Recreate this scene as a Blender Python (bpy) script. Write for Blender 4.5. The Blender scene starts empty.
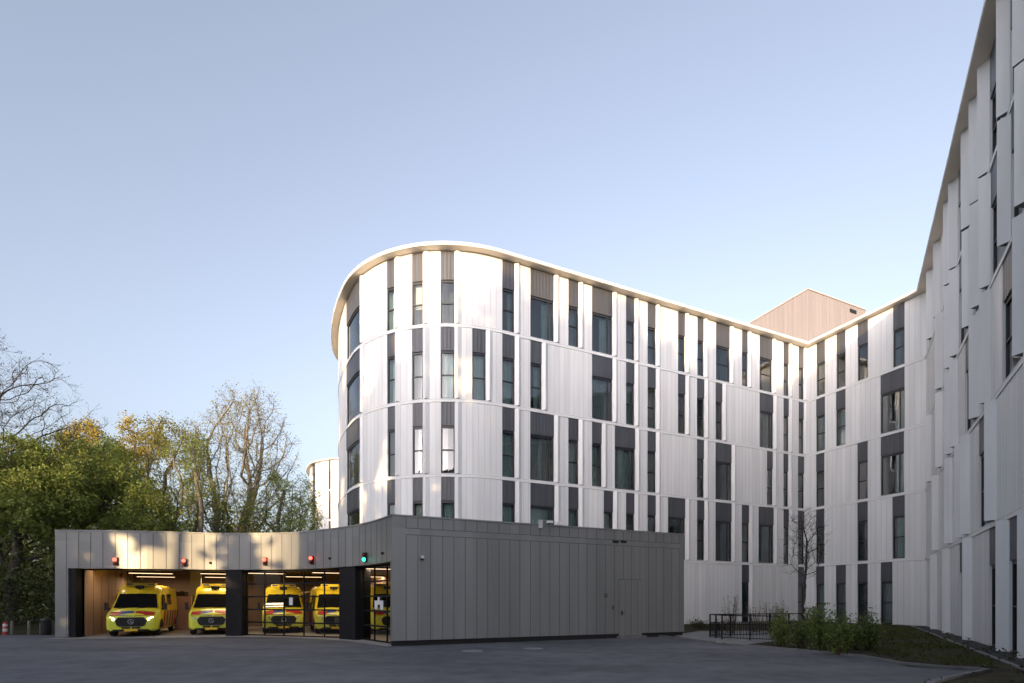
import bpy, math, random
from mathutils import Vector, Matrix
rnd = random.Random(7)
F = 520.0; CX = 512.0; HZ = 600.0; CAMZ = 1.7
sc = bpy.context.scene
COL = sc.collection

# ------------------------------------------------------------------ helpers
def ground_pt(px, py):
    y = F*CAMZ/(py-HZ); return ((px-CX)/F*y, y)
def at_depth(px, y): return (px-CX)/F*y
def height_at(py, y): return CAMZ+(HZ-py)/F*y

class MB:
    def __init__(s): s.v=[]; s.f=[]; s.m=[]; s.uv=[]
    def face(s, pts, mi=0, uv=None):
        b=len(s.v); s.v.extend([tuple(p) for p in pts]); s.f.append(tuple(range(b,b+len(pts)))); s.m.append(mi)
        s.uv.append(uv if uv else [(p[0],p[2]) for p in pts])
    def hexa(s, p, mi=0):
        # p: 8 points bottom 0-3 (ccw), top 4-7
        for q in ((3,2,1,0),(4,5,6,7),(0,1,5,4),(1,2,6,5),(2,3,7,6),(3,0,4,7)):
            s.face([p[i] for i in q], mi)
    def box(s, c, d, mi=0, rz=0.0):
        x,y,z=c; a,b,h=d[0]/2,d[1]/2,d[2]/2; cs,sn=math.cos(rz),math.sin(rz)
        P=[]
        for zz in (-h,h):
            for (u,w) in ((-a,-b),(a,-b),(a,b),(-a,b)):
                P.append((x+u*cs-w*sn, y+u*sn+w*cs, z+zz))
        s.hexa(P, mi)
    def tube(s, pts, rads, n=6, mi=0, cap=True):
        pts=[Vector(p) for p in pts]; b=len(s.v); k=len(pts)
        prev=None
        for i,p in enumerate(pts):
            t=(pts[min(i+1,k-1)]-pts[max(i-1,0)])
            if t.length<1e-9: t=Vector((0,0,1))
            t.normalize()
            if prev is None:
                a=t.orthogonal().normalized()
            else:
                a=prev-t*prev.dot(t)
                a = a.normalized() if a.length>1e-6 else t.orthogonal().normalized()
            prev=a; c=t.cross(a)
            for j in range(n):
                an=2*math.pi*j/n
                s.v.append(tuple(p+(a*math.cos(an)+c*math.sin(an))*rads[i]))
        for i in range(k-1):
            for j in range(n):
                q=(b+i*n+j, b+i*n+(j+1)%n, b+(i+1)*n+(j+1)%n, b+(i+1)*n+j)
                s.f.append(q); s.m.append(mi); s.uv.append([(0,0)]*4)
        if cap:
            s.f.append(tuple(b+j for j in reversed(range(n)))); s.m.append(mi); s.uv.append([(0,0)]*n)
            s.f.append(tuple(b+(k-1)*n+j for j in range(n))); s.m.append(mi); s.uv.append([(0,0)]*n)
    def lathe(s, prof, c=(0,0,0), n=16, mi=0, axis='z'):
        b=len(s.v)
        for (r,h) in prof:
            for j in range(n):
                a=2*math.pi*j/n
                if axis=='z': p=(c[0]+r*math.cos(a), c[1]+r*math.sin(a), c[2]+h)
                else: p=(c[0]+h, c[1]+r*math.cos(a), c[2]+r*math.sin(a))
                s.v.append(p)
        for i in range(len(prof)-1):
            for j in range(n):
                s.f.append((b+i*n+j, b+i*n+(j+1)%n, b+(i+1)*n+(j+1)%n, b+(i+1)*n+j)); s.m.append(mi); s.uv.append([(0,0)]*4)
    def build(s, name, mats, parent=None, smooth=False):
        me=bpy.data.meshes.new(name); me.from_pydata(s.v,[],s.f)
        if not isinstance(mats,(list,tuple)): mats=[mats]
        for m in mats: me.materials.append(m)
        me.polygons.foreach_set('material_index', s.m)
        ul=me.uv_layers.new(name='UVMap'); flat=[]
        for u in s.uv:
            for a in u: flat.extend(a)
        ul.data.foreach_set('uv', flat)
        if smooth: me.polygons.foreach_set('use_smooth',[True]*len(me.polygons))
        me.update()
        o=bpy.data.objects.new(name, me); COL.objects.link(o)
        if parent: o.parent=parent
        return o

def bevel(o, w=0.02, seg=2):
    m=o.modifiers.new('bevel','BEVEL'); m.width=w; m.segments=seg; m.limit_method='ANGLE'; m.angle_limit=math.radians(40)
    return o
def tag(o, label=None, cat=None, group=None, kind=None):
    if label: o['label']=label
    if cat: o['category']=cat
    if group: o['group']=group
    if kind: o['kind']=kind
    return o
def empty(name, loc=(0,0,0), rz=0.0):
    o=bpy.data.objects.new(name,None); COL.objects.link(o); o.location=loc; o.rotation_euler=(0,0,rz); o.empty_display_size=.3
    return o
def kids(o, table): return table.get(o.name, [])
def copy_tree(o, parent=None):
    c=o.copy(); COL.objects.link(c); c.parent=parent
    for ch in [x for x in list(COL.objects) if x.parent is o]: copy_tree(ch, c)
    return c

# ------------------------------------------------------------------ materials
def newmat(name):
    m=bpy.data.materials.new(name); m.use_nodes=True
    return m, m.node_tree, m.node_tree.nodes['Principled BSDF']
def N(nt, t, **kw):
    n=nt.nodes.new(t)
    for k,v in kw.items(): setattr(n,k,v)
    return n
def mat(name, col, rough=.6, metal=0., noise=None, bump=0., emit=None, spec=None, detail=6.0):
    """noise=(scale, amount): multiplies the base colour by 1 +- amount"""
    m,nt,b=newmat(name); L=nt.links
    b.inputs['Base Color'].default_value=(*col,1); b.inputs['Roughness'].default_value=rough; b.inputs['Metallic'].default_value=metal
    if spec is not None: b.inputs['Specular IOR Level'].default_value=spec
    if noise:
        tc=N(nt,'ShaderNodeTexCoord'); nz=N(nt,'ShaderNodeTexNoise'); nz.inputs['Scale'].default_value=noise[0]; nz.inputs['Detail'].default_value=detail
        L.new(tc.outputs['Object'],nz.inputs['Vector'])
        mr=N(nt,'ShaderNodeMapRange'); mr.inputs['From Min'].default_value=.3; mr.inputs['From Max'].default_value=.7
        mr.inputs['To Min'].default_value=1-noise[1]; mr.inputs['To Max'].default_value=1+noise[1]
        L.new(nz.outputs['Fac'],mr.inputs['Value'])
        mx=N(nt,'ShaderNodeVectorMath',operation='SCALE'); mx.inputs[0].default_value=col
        L.new(mr.outputs['Result'],mx.inputs['Scale']); L.new(mx.outputs['Vector'],b.inputs['Base Color'])
        if bump:
            bp=N(nt,'ShaderNodeBump'); bp.inputs['Strength'].default_value=bump; bp.inputs['Distance'].default_value=.02
            L.new(nz.outputs['Fac'],bp.inputs['Height']); L.new(bp.outputs['Normal'],b.inputs['Normal'])
    if emit:
        b.inputs['Emission Color'].default_value=(*emit[0],1); b.inputs['Emission Strength'].default_value=emit[1]
    return m

def panel_mat(name, col, rough, metal, pitch, var, streak=.06, ribs=0.0):
    """sheet cladding: UV is (metres along the wall, metres up). Each panel has a slightly different tone, faint vertical weather streaks."""
    m,nt,b=newmat(name); L=nt.links
    uv=N(nt,'ShaderNodeUVMap'); sp=N(nt,'ShaderNodeSeparateXYZ'); L.new(uv.outputs['UV'],sp.inputs[0])
    dv=N(nt,'ShaderNodeMath',operation='DIVIDE'); dv.inputs[1].default_value=pitch; L.new(sp.outputs['X'],dv.inputs[0])
    fl=N(nt,'ShaderNodeMath',operation='FLOOR'); L.new(dv.outputs[0],fl.inputs[0])
    zf=N(nt,'ShaderNodeMath',operation='MULTIPLY_ADD'); zf.inputs[1].default_value=1/4.35; zf.inputs[2].default_value=0.0; L.new(sp.outputs['Y'],zf.inputs[0])
    zl=N(nt,'ShaderNodeMath',operation='FLOOR'); L.new(zf.outputs[0],zl.inputs[0])
    cb=N(nt,'ShaderNodeCombineXYZ'); L.new(fl.outputs[0],cb.inputs[0]); L.new(zl.outputs[0],cb.inputs[1])
    wn=N(nt,'ShaderNodeTexWhiteNoise',noise_dimensions='2D'); L.new(cb.outputs[0],wn.inputs['Vector'])
    mp=N(nt,'ShaderNodeMapping'); mp.inputs['Scale'].default_value=(2.2,.22,1); L.new(uv.outputs['UV'],mp.inputs['Vector'])
    nz=N(nt,'ShaderNodeTexNoise'); nz.inputs['Scale'].default_value=1.0; nz.inputs['Detail'].default_value=5; L.new(mp.outputs[0],nz.inputs['Vector'])
    a=N(nt,'ShaderNodeMapRange'); a.inputs['To Min'].default_value=1-var; a.inputs['To Max'].default_value=1+var*.6; L.new(wn.outputs['Value'],a.inputs['Value'])
    c=N(nt,'ShaderNodeMapRange'); c.inputs['From Min'].default_value=.3; c.inputs['From Max'].default_value=.7; c.inputs['To Min'].default_value=1-streak; c.inputs['To Max'].default_value=1+streak*.5
    L.new(nz.outputs['Fac'],c.inputs['Value'])
    mu=N(nt,'ShaderNodeMath',operation='MULTIPLY'); L.new(a.outputs[0],mu.inputs[0]); L.new(c.outputs[0],mu.inputs[1])
    sc_=N(nt,'ShaderNodeVectorMath',operation='SCALE'); sc_.inputs[0].default_value=col; L.new(mu.outputs[0],sc_.inputs['Scale'])
    L.new(sc_.outputs['Vector'],b.inputs['Base Color']); b.inputs['Roughness'].default_value=rough; b.inputs['Metallic'].default_value=metal
    # oil-canning of thin sheet
    bp=N(nt,'ShaderNodeBump'); bp.inputs['Strength'].default_value=.06; bp.inputs['Distance'].default_value=.03
    L.new(nz.outputs['Fac'],bp.inputs['Height'])
    if ribs:
        w=N(nt,'ShaderNodeMath',operation='MULTIPLY'); w.inputs[1].default_value=2*math.pi/ribs; L.new(sp.outputs['X'],w.inputs[0])
        sn=N(nt,'ShaderNodeMath',operation='SINE'); L.new(w.outputs[0],sn.inputs[0])
        b2=N(nt,'ShaderNodeBump'); b2.inputs['Strength'].default_value=.25; b2.inputs['Distance'].default_value=.02
        L.new(sn.outputs[0],b2.inputs['Height']); L.new(bp.outputs['Normal'],b2.inputs['Normal']); L.new(b2.outputs['Normal'],b.inputs['Normal'])
    else: L.new(bp.outputs['Normal'],b.inputs['Normal'])
    return m

def glass_mat(name, tint=(.8,.9,.9), see=.95, wob=.004, ior=2.0):
    m,nt,b=newmat(name); L=nt.links; nt.nodes.remove(b)
    out=nt.nodes['Material Output']
    tr=N(nt,'ShaderNodeBsdfTransparent'); tr.inputs['Color'].default_value=(*[t*see for t in tint],1)
    gl=N(nt,'ShaderNodeBsdfGlossy'); gl.inputs['Roughness'].default_value=.012; gl.inputs['Color'].default_value=(.95,.98,1,1)
    lw=N(nt,'ShaderNodeFresnel'); lw.inputs['IOR'].default_value=ior
    tc=N(nt,'ShaderNodeTexCoord'); nz=N(nt,'ShaderNodeTexNoise'); nz.inputs['Scale'].default_value=.7; nz.inputs['Detail'].default_value=1
    L.new(tc.outputs['Object'],nz.inputs['Vector'])
    bp=N(nt,'ShaderNodeBump'); bp.inputs['Strength'].default_value=1.0; bp.inputs['Distance'].default_value=wob; L.new(nz.outputs['Fac'],bp.inputs['Height'])
    L.new(bp.outputs['Normal'],gl.inputs['Normal'])
    mx=N(nt,'ShaderNodeMixShader'); L.new(lw.outputs[0],mx.inputs[0]); L.new(tr.outputs[0],mx.inputs[1]); L.new(gl.outputs[0],mx.inputs[2])
    L.new(mx.outputs[0],out.inputs['Surface'])
    return m

def leaf_mat(name, c1, c2, trans=.45):
    m,nt,b=newmat(name); L=nt.links; out=nt.nodes['Material Output']
    g=N(nt,'ShaderNodeNewGeometry'); tc=N(nt,'ShaderNodeTexCoord')
    nz=N(nt,'ShaderNodeTexNoise'); nz.inputs['Scale'].default_value=.45; nz.inputs['Detail'].default_value=2; L.new(tc.outputs['Object'],nz.inputs['Vector'])
    ad=N(nt,'ShaderNodeMath',operation='ADD'); L.new(g.outputs['Random Per Island'],ad.inputs[0]); L.new(nz.outputs['Fac'],ad.inputs[1])
    mr=N(nt,'ShaderNodeMapRange'); mr.inputs['From Min'].default_value=.3; mr.inputs['From Max'].default_value=1.3; L.new(ad.outputs[0],mr.inputs['Value'])
    mc=N(nt,'ShaderNodeMix',data_type='RGBA'); mc.inputs[6].default_value=(*c1,1); mc.inputs[7].default_value=(*c2,1); L.new(mr.outputs[0],mc.inputs[0])
    L.new(mc.outputs[2],b.inputs['Base Color']); b.inputs['Roughness'].default_value=.55; b.inputs['Specular IOR Level'].default_value=.3
    t=N(nt,'ShaderNodeBsdfTranslucent'); L.new(mc.outputs[2],t.inputs['Color'])
    mx=N(nt,'ShaderNodeMixShader'); mx.inputs[0].default_value=trans; L.new(b.outputs[0],mx.inputs[1]); L.new(t.outputs[0],mx.inputs[2]); L.new(mx.outputs[0],out.inputs['Surface'])
    return m

def asphalt_mat():
    m,nt,b=newmat('asphalt'); L=nt.links
    tc=N(nt,'ShaderNodeTexCoord')
    n1=N(nt,'ShaderNodeTexNoise'); n1.inputs['Scale'].default_value=.16; n1.inputs['Detail'].default_value=5; n1.inputs['Roughness'].default_value=.6
    mp=N(nt,'ShaderNodeMapping'); mp.inputs['Scale'].default_value=(1,2.2,1); mp.inputs['Rotation'].default_value=(0,0,.25)
    L.new(tc.outputs['Object'],mp.inputs[0]); L.new(mp.outputs[0],n1.inputs['Vector'])
    n2=N(nt,'ShaderNodeTexNoise'); n2.inputs['Scale'].default_value=55; n2.inputs['Detail'].default_value=3; L.new(tc.outputs['Object'],n2.inputs['Vector'])
    n3=N(nt,'ShaderNodeTexNoise'); n3.inputs['Scale'].default_value=1.7; n3.inputs['Detail'].default_value=6; L.new(tc.outputs['Object'],n3.inputs['Vector'])
    r1=N(nt,'ShaderNodeMapRange'); r1.inputs['From Min'].default_value=.3; r1.inputs['From Max'].default_value=.7; r1.inputs['To Min'].default_value=.66; r1.inputs['To Max'].default_value=1.34; L.new(n1.outputs['Fac'],r1.inputs['Value'])
    r2=N(nt,'ShaderNodeMapRange'); r2.inputs['From Min'].default_value=.3; r2.inputs['From Max'].default_value=.7; r2.inputs['To Min'].default_value=.65; r2.inputs['To Max'].default_value=1.4; L.new(n2.outputs['Fac'],r2.inputs['Value'])
    r3=N(nt,'ShaderNodeMapRange'); r3.inputs['From Min'].default_value=.3; r3.inputs['From Max'].default_value=.7; r3.inputs['To Min'].default_value=.8; r3.inputs['To Max'].default_value=1.2; L.new(n3.outputs['Fac'],r3.inputs['Value'])
    m1=N(nt,'ShaderNodeMath',operation='MULTIPLY'); L.new(r1.outputs[0],m1.inputs[0]); L.new(r2.outputs[0],m1.inputs[1])
    m2=N(nt,'ShaderNodeMath',operation='MULTIPLY'); L.new(m1.outputs[0],m2.inputs[0]); L.new(r3.outputs[0],m2.inputs[1])
    s=N(nt,'ShaderNodeVectorMath',operation='SCALE'); s.inputs[0].default_value=(.112,.112,.120); L.new(m2.outputs[0],s.inputs['Scale'])
    L.new(s.outputs['Vector'],b.inputs['Base Color'])
    b.inputs['Roughness'].default_value=.82; b.inputs['Specular IOR Level'].default_value=.35
    bp=N(nt,'ShaderNodeBump'); bp.inputs['Strength'].default_value=.5; bp.inputs['Distance'].default_value=.012; L.new(n2.outputs['Fac'],bp.inputs['Height']); L.new(bp.outputs['Normal'],b.inputs['Normal'])
    return m

def soil_mat(name, c1, c2, scale):
    m,nt,b=newmat(name); L=nt.links; tc=N(nt,'ShaderNodeTexCoord')
    n=N(nt,'ShaderNodeTexNoise'); n.inputs['Scale'].default_value=scale; n.inputs['Detail'].default_value=9; n.inputs['Roughness'].default_value=.7; L.new(tc.outputs['Object'],n.inputs['Vector'])
    r=N(nt,'ShaderNodeMapRange'); r.inputs['From Min'].default_value=.35; r.inputs['From Max'].default_value=.65; L.new(n.outputs['Fac'],r.inputs['Value'])
    mc=N(nt,'ShaderNodeMix',data_type='RGBA'); mc.inputs[6].default_value=(*c1,1); mc.inputs[7].default_value=(*c2,1); L.new(r.outputs[0],mc.inputs[0]); L.new(mc.outputs[2],b.inputs['Base Color'])
    b.inputs['Roughness'].default_value=.95; b.inputs['Specular IOR Level'].default_value=.1
    bp=N(nt,'ShaderNodeBump'); bp.inputs['Strength'].default_value=.8; bp.inputs['Distance'].default_value=.05; L.new(n.outputs['Fac'],bp.inputs['Height']); L.new(bp.outputs['Normal'],b.inputs['Normal'])
    return m

M={}
M['white']=panel_mat('white_panel',(.74,.745,.74),.42,0,.35,.07,.08)
M['joint']=mat('panel_joint',(.52,.53,.55),.7)
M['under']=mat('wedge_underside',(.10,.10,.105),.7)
M['band']=mat('white_band',(.75,.755,.745),.45,0,(.6,.04))
M['soffit']=mat('soffit_sheet',(.80,.72,.60),.5,0,(.5,.05))
M['trim']=mat('roof_trim',(.84,.83,.80),.4)
M['spandrel']=panel_mat('dark_spandrel',(.072,.076,.088),.45,.08,.22,.12,.08,ribs=.22)
M['frame']=mat('dark_window_frame',(.022,.024,.028),.4)
M['room']=mat('dark_room',(.05,.055,.058),.8)
M['glass']=glass_mat('window_glass')
M['garageglass']=glass_mat('bay_door_glass',(.95,.96,.95),.95,.004,1.4)
M['curtain']=mat('sea_green_curtain',(.48,.60,.60),.9,0,(2.0,.10))
M['curtain_grey']=mat('grey_curtain',(.42,.45,.47),.9,0,(2.0,.12))
M['blind']=mat('pale_blind',(.55,.56,.55),.85)
M['grey']=panel_mat('grey_cladding',(.245,.252,.25),.42,.25,.52,.11,.09)
M['greyjoint']=mat('grey_cladding_joint',(.095,.098,.105),.6)
M['greydark']=mat('dark_column_metal',(.008,.009,.012),.55,0,(3,.1),spec=.2)
M['plinth']=mat('black_plinth',(.012,.012,.013),.8)
M['penthouse']=panel_mat('plant_room_cladding',(.275,.25,.25),.6,.0,.5,.06,.05,ribs=.25)
M['asphalt']=asphalt_mat()
M['concrete']=mat('pale_concrete',(.21,.21,.205),.85,0,(1.4,.18),.3)
M['kerb']=mat('kerb_concrete',(.15,.15,.148),.85,0,(3,.2),.3)
M['slab']=mat('garage_floor_concrete',(.33,.32,.31),.5,0,(.8,.10))
M['plywood']=panel_mat('plywood_wall',(.52,.36,.25),.65,0,1.2,.10,.10)
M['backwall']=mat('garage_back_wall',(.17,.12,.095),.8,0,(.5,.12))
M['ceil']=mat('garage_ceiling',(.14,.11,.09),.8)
M['lamp']=mat('warm_tube',(.9,.85,.75),.5,emit=((1,.70,.42),.55))
M['red']=mat('red_signal_lens',(.6,.03,.02),.3,emit=((1,.05,.03),2.2))
M['redoff']=mat('dark_red_lens',(.12,.01,.01),.25)
M['green']=mat('green_signal_lens',(.02,.4,.15),.3,emit=((.03,.9,.35),1.0))
M['black']=mat('black_plastic',(.012,.012,.013),.45)
M['yellow']=mat('ambulance_yellow',(.78,.62,.035),.28,spec=.6,noise=(3,.03))
M['lime']=mat('ambulance_lime_yellow',(.66,.68,.06),.28,spec=.6,noise=(3,.03))
M['vred']=mat('marking_red',(.42,.025,.03),.35)
M['vblue']=mat('marking_blue',(.03,.06,.33),.35)
M['vglass']=mat('vehicle_glass',(.008,.01,.012),.04,spec=.7)
M['headon']=mat('lit_headlight',(.9,.9,.9),.2,emit=((1,.92,.82),2.2))
M['headoff']=mat('unlit_headlight',(.55,.57,.6),.12,.3)
M['chrome']=mat('chrome',(.7,.7,.72),.15,1)
M['tyre']=mat('tyre_rubber',(.015,.015,.016),.85)
M['rim']=mat('wheel_rim',(.35,.36,.38),.35,.8)
M['plate']=mat('yellow_plate',(.75,.48,.03),.5)
M['bluelens']=mat('blue_beacon_lens',(.02,.05,.22),.12)
M['paper']=mat('white_paper',(.75,.76,.76),.7)
M['bark']=mat('brown_bark',(.105,.088,.07),.95,0,(6,.35),.6)
M['barkgrey']=mat('grey_bark',(.16,.145,.12),.95,0,(6,.3),.6)
M['barkdark']=mat('dark_bark',(.055,.048,.042),.95,0,(6,.3),.6)
M['leafgreen']=leaf_mat('green_leaf',(.105,.145,.03),(.26,.31,.075))
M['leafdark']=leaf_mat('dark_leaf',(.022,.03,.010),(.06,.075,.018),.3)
M['leafyellow']=leaf_mat('sunlit_yellow_leaf',(.24,.22,.04),(.46,.35,.06))  # glow of the low sun on far crowns, put into the leaf colour
M['leafolive']=leaf_mat('olive_bud',(.19,.19,.04),(.37,.33,.065))
M['leafbush']=leaf_mat('bush_leaf',(.08,.125,.03),(.20,.27,.065))
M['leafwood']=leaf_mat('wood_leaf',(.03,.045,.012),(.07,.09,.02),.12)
M['stem']=mat('brown_stem',(.09,.065,.045),.9)
M['soil']=soil_mat('planting_soil',(.030,.024,.017),(.075,.066,.042),1.4)
M['lawn']=soil_mat('thin_lawn',(.045,.036,.024),(.062,.062,.028),.55)
M['forest']=soil_mat('forest_floor',(.022,.020,.012),(.05,.048,.022),.8)
M['gravel']=soil_mat('dark_gravel',(.03,.03,.032),(.13,.125,.12),22)
M['grass']=leaf_mat('grass_blade',(.045,.055,.015),(.10,.115,.03),.3)
M['wood']=mat('weathered_post_wood',(.19,.165,.12),.9,0,(8,.25),.4)
M['whitepaint']=mat('white_paint',(.72,.72,.70),.6,0,(4,.15))
M['redpaint']=mat('red_paint',(.5,.04,.03),.5)
M['rail']=mat('black_railing_paint',(.010,.011,.013),.4,.2)

# ------------------------------------------------------------------ plan
U=Vector((.9116,.4111,0)); R=Vector((.4111,-.9116,0)); NM=R.copy(); NR=-U
W=Vector((-.5378,-.8431,0)); NW=Vector((-.8431,.5378,0))
CW=Vector((23.30,41.16,0))           # corner of the two white walls
CEN=Vector((-3.81,37.13,0)); RAD=7.5

class Path:
    """points with outward normals; s runs left to right as one faces the wall"""
    def __init__(s, pts, nrm):
        s.p=pts; s.n=nrm; s.c=[0.]
        for a,b in zip(pts,pts[1:]): s.c.append(s.c[-1]+(b-a).length)
        s.L=s.c[-1]
    def at(s, q, off=0.):
        q=min(max(q,0),s.L)
        lo,hi=0,len(s.c)-1
        while hi-lo>1:
            m=(lo+hi)//2
            if s.c[m]<=q: lo=m
            else: hi=m
        t=(q-s.c[lo])/max(1e-9,s.c[hi]-s.c[lo])
        p=s.p[lo].lerp(s.p[hi],t); n=s.n[lo].lerp(s.n[hi],t).normalized()
        return p+n*off
    def px(s,q,off=0.):
        p=s.at(q,off); return CX+F*p.x/p.y if p.y>.5 else 1e9
    def find(s,px,off=0.,lo=0.,hi=None):
        hi=s.L if hi is None else hi
        if s.px(lo,off)>px: return lo
        for _ in range(50):
            m=(lo+hi)/2
            if s.px(m,off)<px: lo=m
            else: hi=m
        return lo

def curved_path(start_corner, straight, cen, r, u, extra):
    """from the corner leftwards, then round the end; returned left to right"""
    pts=[]; nr=[]
    n0=Vector((u.y,-u.x,0))
    pts.append(start_corner.copy()); nr.append(n0)
    p=start_corner-u*straight; pts.append(p.copy()); nr.append(n0)
    ang=math.atan2(-u.y,-u.x)     # heading
    for (deg,rad) in extra:
        k=max(2,int(abs(deg)/3)); da=-math.radians(deg)/k
        for i in range(k):
            step=rad*abs(da)
            ang+=da/2; p=p+Vector((math.cos(ang),math.sin(ang),0))*step; ang+=da/2
            pts.append(p.copy()); nr.append(Vector((math.sin(ang)*-1,math.cos(ang),0))*1.0)
    # outward normal: left of heading when walking leftwards along the front = (-sin,cos) points inward or outward
    test=nr[2].dot(n0)
    if test<0: nr=[nr[0],nr[1]]+[-n for n in nr[2:]]
    h=Vector((math.cos(ang),math.sin(ang),0)); p=p+h*12; pts.append(p); nr.append(nr[-1])
    pts.reverse(); nr.reverse()
    return Path(pts,nr)

PA=curved_path(CW,26.37,CEN,RAD,U,[(82,7.5),(17,30),(70,7.5)])
SIL=min(range(0,int(PA.L*10)),key=lambda i: PA.px(i/10) if PA.at(i/10).y>0 else 1e9)/10   # leftmost visible station
PB=Path([CW.copy(), CW+R*8.35],[NR,NR])
CJ=CW+R*8.35
PW=Path([CJ.copy(), CJ+W*31.],[NW,NW])

Z=[0.0,4.4,8.82,13.1,17.38,21.61]
BH=.10
# window columns, pixel edges read off the photograph, storey 1..5
CURVE5=[(346,359.5),(386.7,394),(412,422.5),(440.6,454.3),(502.3,514.8)]
A={5:CURVE5+[(530.4,554.3),(568.4,579),(592,613),(626,635),(647.5,656.4),(678,685.7),(697.4,704.4),(716,730.5),(742,748.4),(759.6,773),(783.5,789.5),(798.7,804.5)],
   4:[(346,359.5),(387,394.5),(412,422.5),(440.6,454.3),(472.2,486),(502.3,515.2),(530.4,542.2),(592,613),(626,635),(647.5,656.4),(678,686),(697,705),(715.6,723),(759.6,774),(783.5,789.5),(798.7,804.5)],
   3:[(346,359.5),(387.5,394.6),(412.5,422.5),(441,454.6),(502.3,515.2),(530.2,554.5),(568.4,579),(592,602.3),(614.8,635.8),(647.5,656.4),(697,704.7),(715.5,732.3),(767,773.5),(783.5,789),(798,804.8)],
   2:[(346.5,359.5),(387,394.6),(412.5,422.5),(441,454.6),(502.3,515.5),(530.4,555),(568.4,579),(603.7,613.6),(626,635),(647.5,656.4),(668,686),(697,705),(715.5,732.3),(741.8,749.8),(758.6,774.4),(783.5,789.6),(798,804.8)],
   1:[(741.8,749.8),(798,804.8)]}
B={5:[(816.4,825),(836.3,845.5),(857.5,868),(893,904.6)],
   4:[(816,825),(836,845.5),(880.4,904.6)],
   3:[(816,824.3),(857.3,867.8),(880.6,904)],
   2:[(816,824.3),(857.3,867.8),(892.4,904.8)],
   1:[(816,824.3),(835.8,845.9),(857.3,867.8),(880.6,892.4)]}
WE={5:[926,933,943,948,960.6,968.5,977,996.6,1012],
    4:[921,935,944,949,961.5,970,979,997.5,1014],
    3:[925,935,944,949,968.5,979,1012],
    2:[931.6,944,954.5,960,984,1023],
    1:[930,942,962,996,1017]}

hosp=empty('hospital_building',(CW.x,CW.y,0))
tag(hosp,'white five storey hospital building with rounded end, overhanging roof and long wing at the right','building')
def local(o):   # children keep world coordinates although the empty stands at the corner
    o.matrix_parent_inverse=Matrix.Translation((-CW.x,-CW.y,0)); return o

def ribbon(mb, path, s0, s1, z0, z1, o0, o1, mi=0, maxstep=.6, ends=True):
    """solid strip that follows the wall between offsets o0 (back) and o1 (front)"""
    n=max(1,int(math.ceil((s1-s0)/maxstep)))
    for i in range(n):
        a=s0+(s1-s0)*i/n; b=s0+(s1-s0)*(i+1)/n
        fa,fb=path.at(a,o1),path.at(b,o1); ba,bb=path.at(a,o0),path.at(b,o0)
        v=lambda p,z:(p.x,p.y,z)
        mb.face([v(fa,z0),v(fb,z0),v(fb,z1),v(fa,z1)],mi,[(a,z0),(b,z0),(b,z1),(a,z1)])
        mb.face([v(bb,z0),v(ba,z0),v(ba,z1),v(bb,z1)],mi,[(b,z0),(a,z0),(a,z1),(b,z1)])
        mb.face([v(fa,z1),v(fb,z1),v(bb,z1),v(ba,z1)],mi,[(a,z1),(b,z1),(b,z1),(a,z1)])
        mb.face([v(ba,z0),v(bb,z0),v(fb,z0),v(fa,z0)],mi,[(a,z0),(b,z0),(b,z0),(a,z0)])
        if ends and i==0: mb.face([v(ba,z0),v(fa,z0),v(fa,z1),v(ba,z1)],mi,[(a,z0),(a,z0),(a,z1),(a,z1)])
        if ends and i==n-1: mb.face([v(fb,z0),v(bb,z0),v(bb,z1),v(fb,z1)],mi,[(b,z0),(b,z0),(b,z1),(b,z1)])

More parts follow.
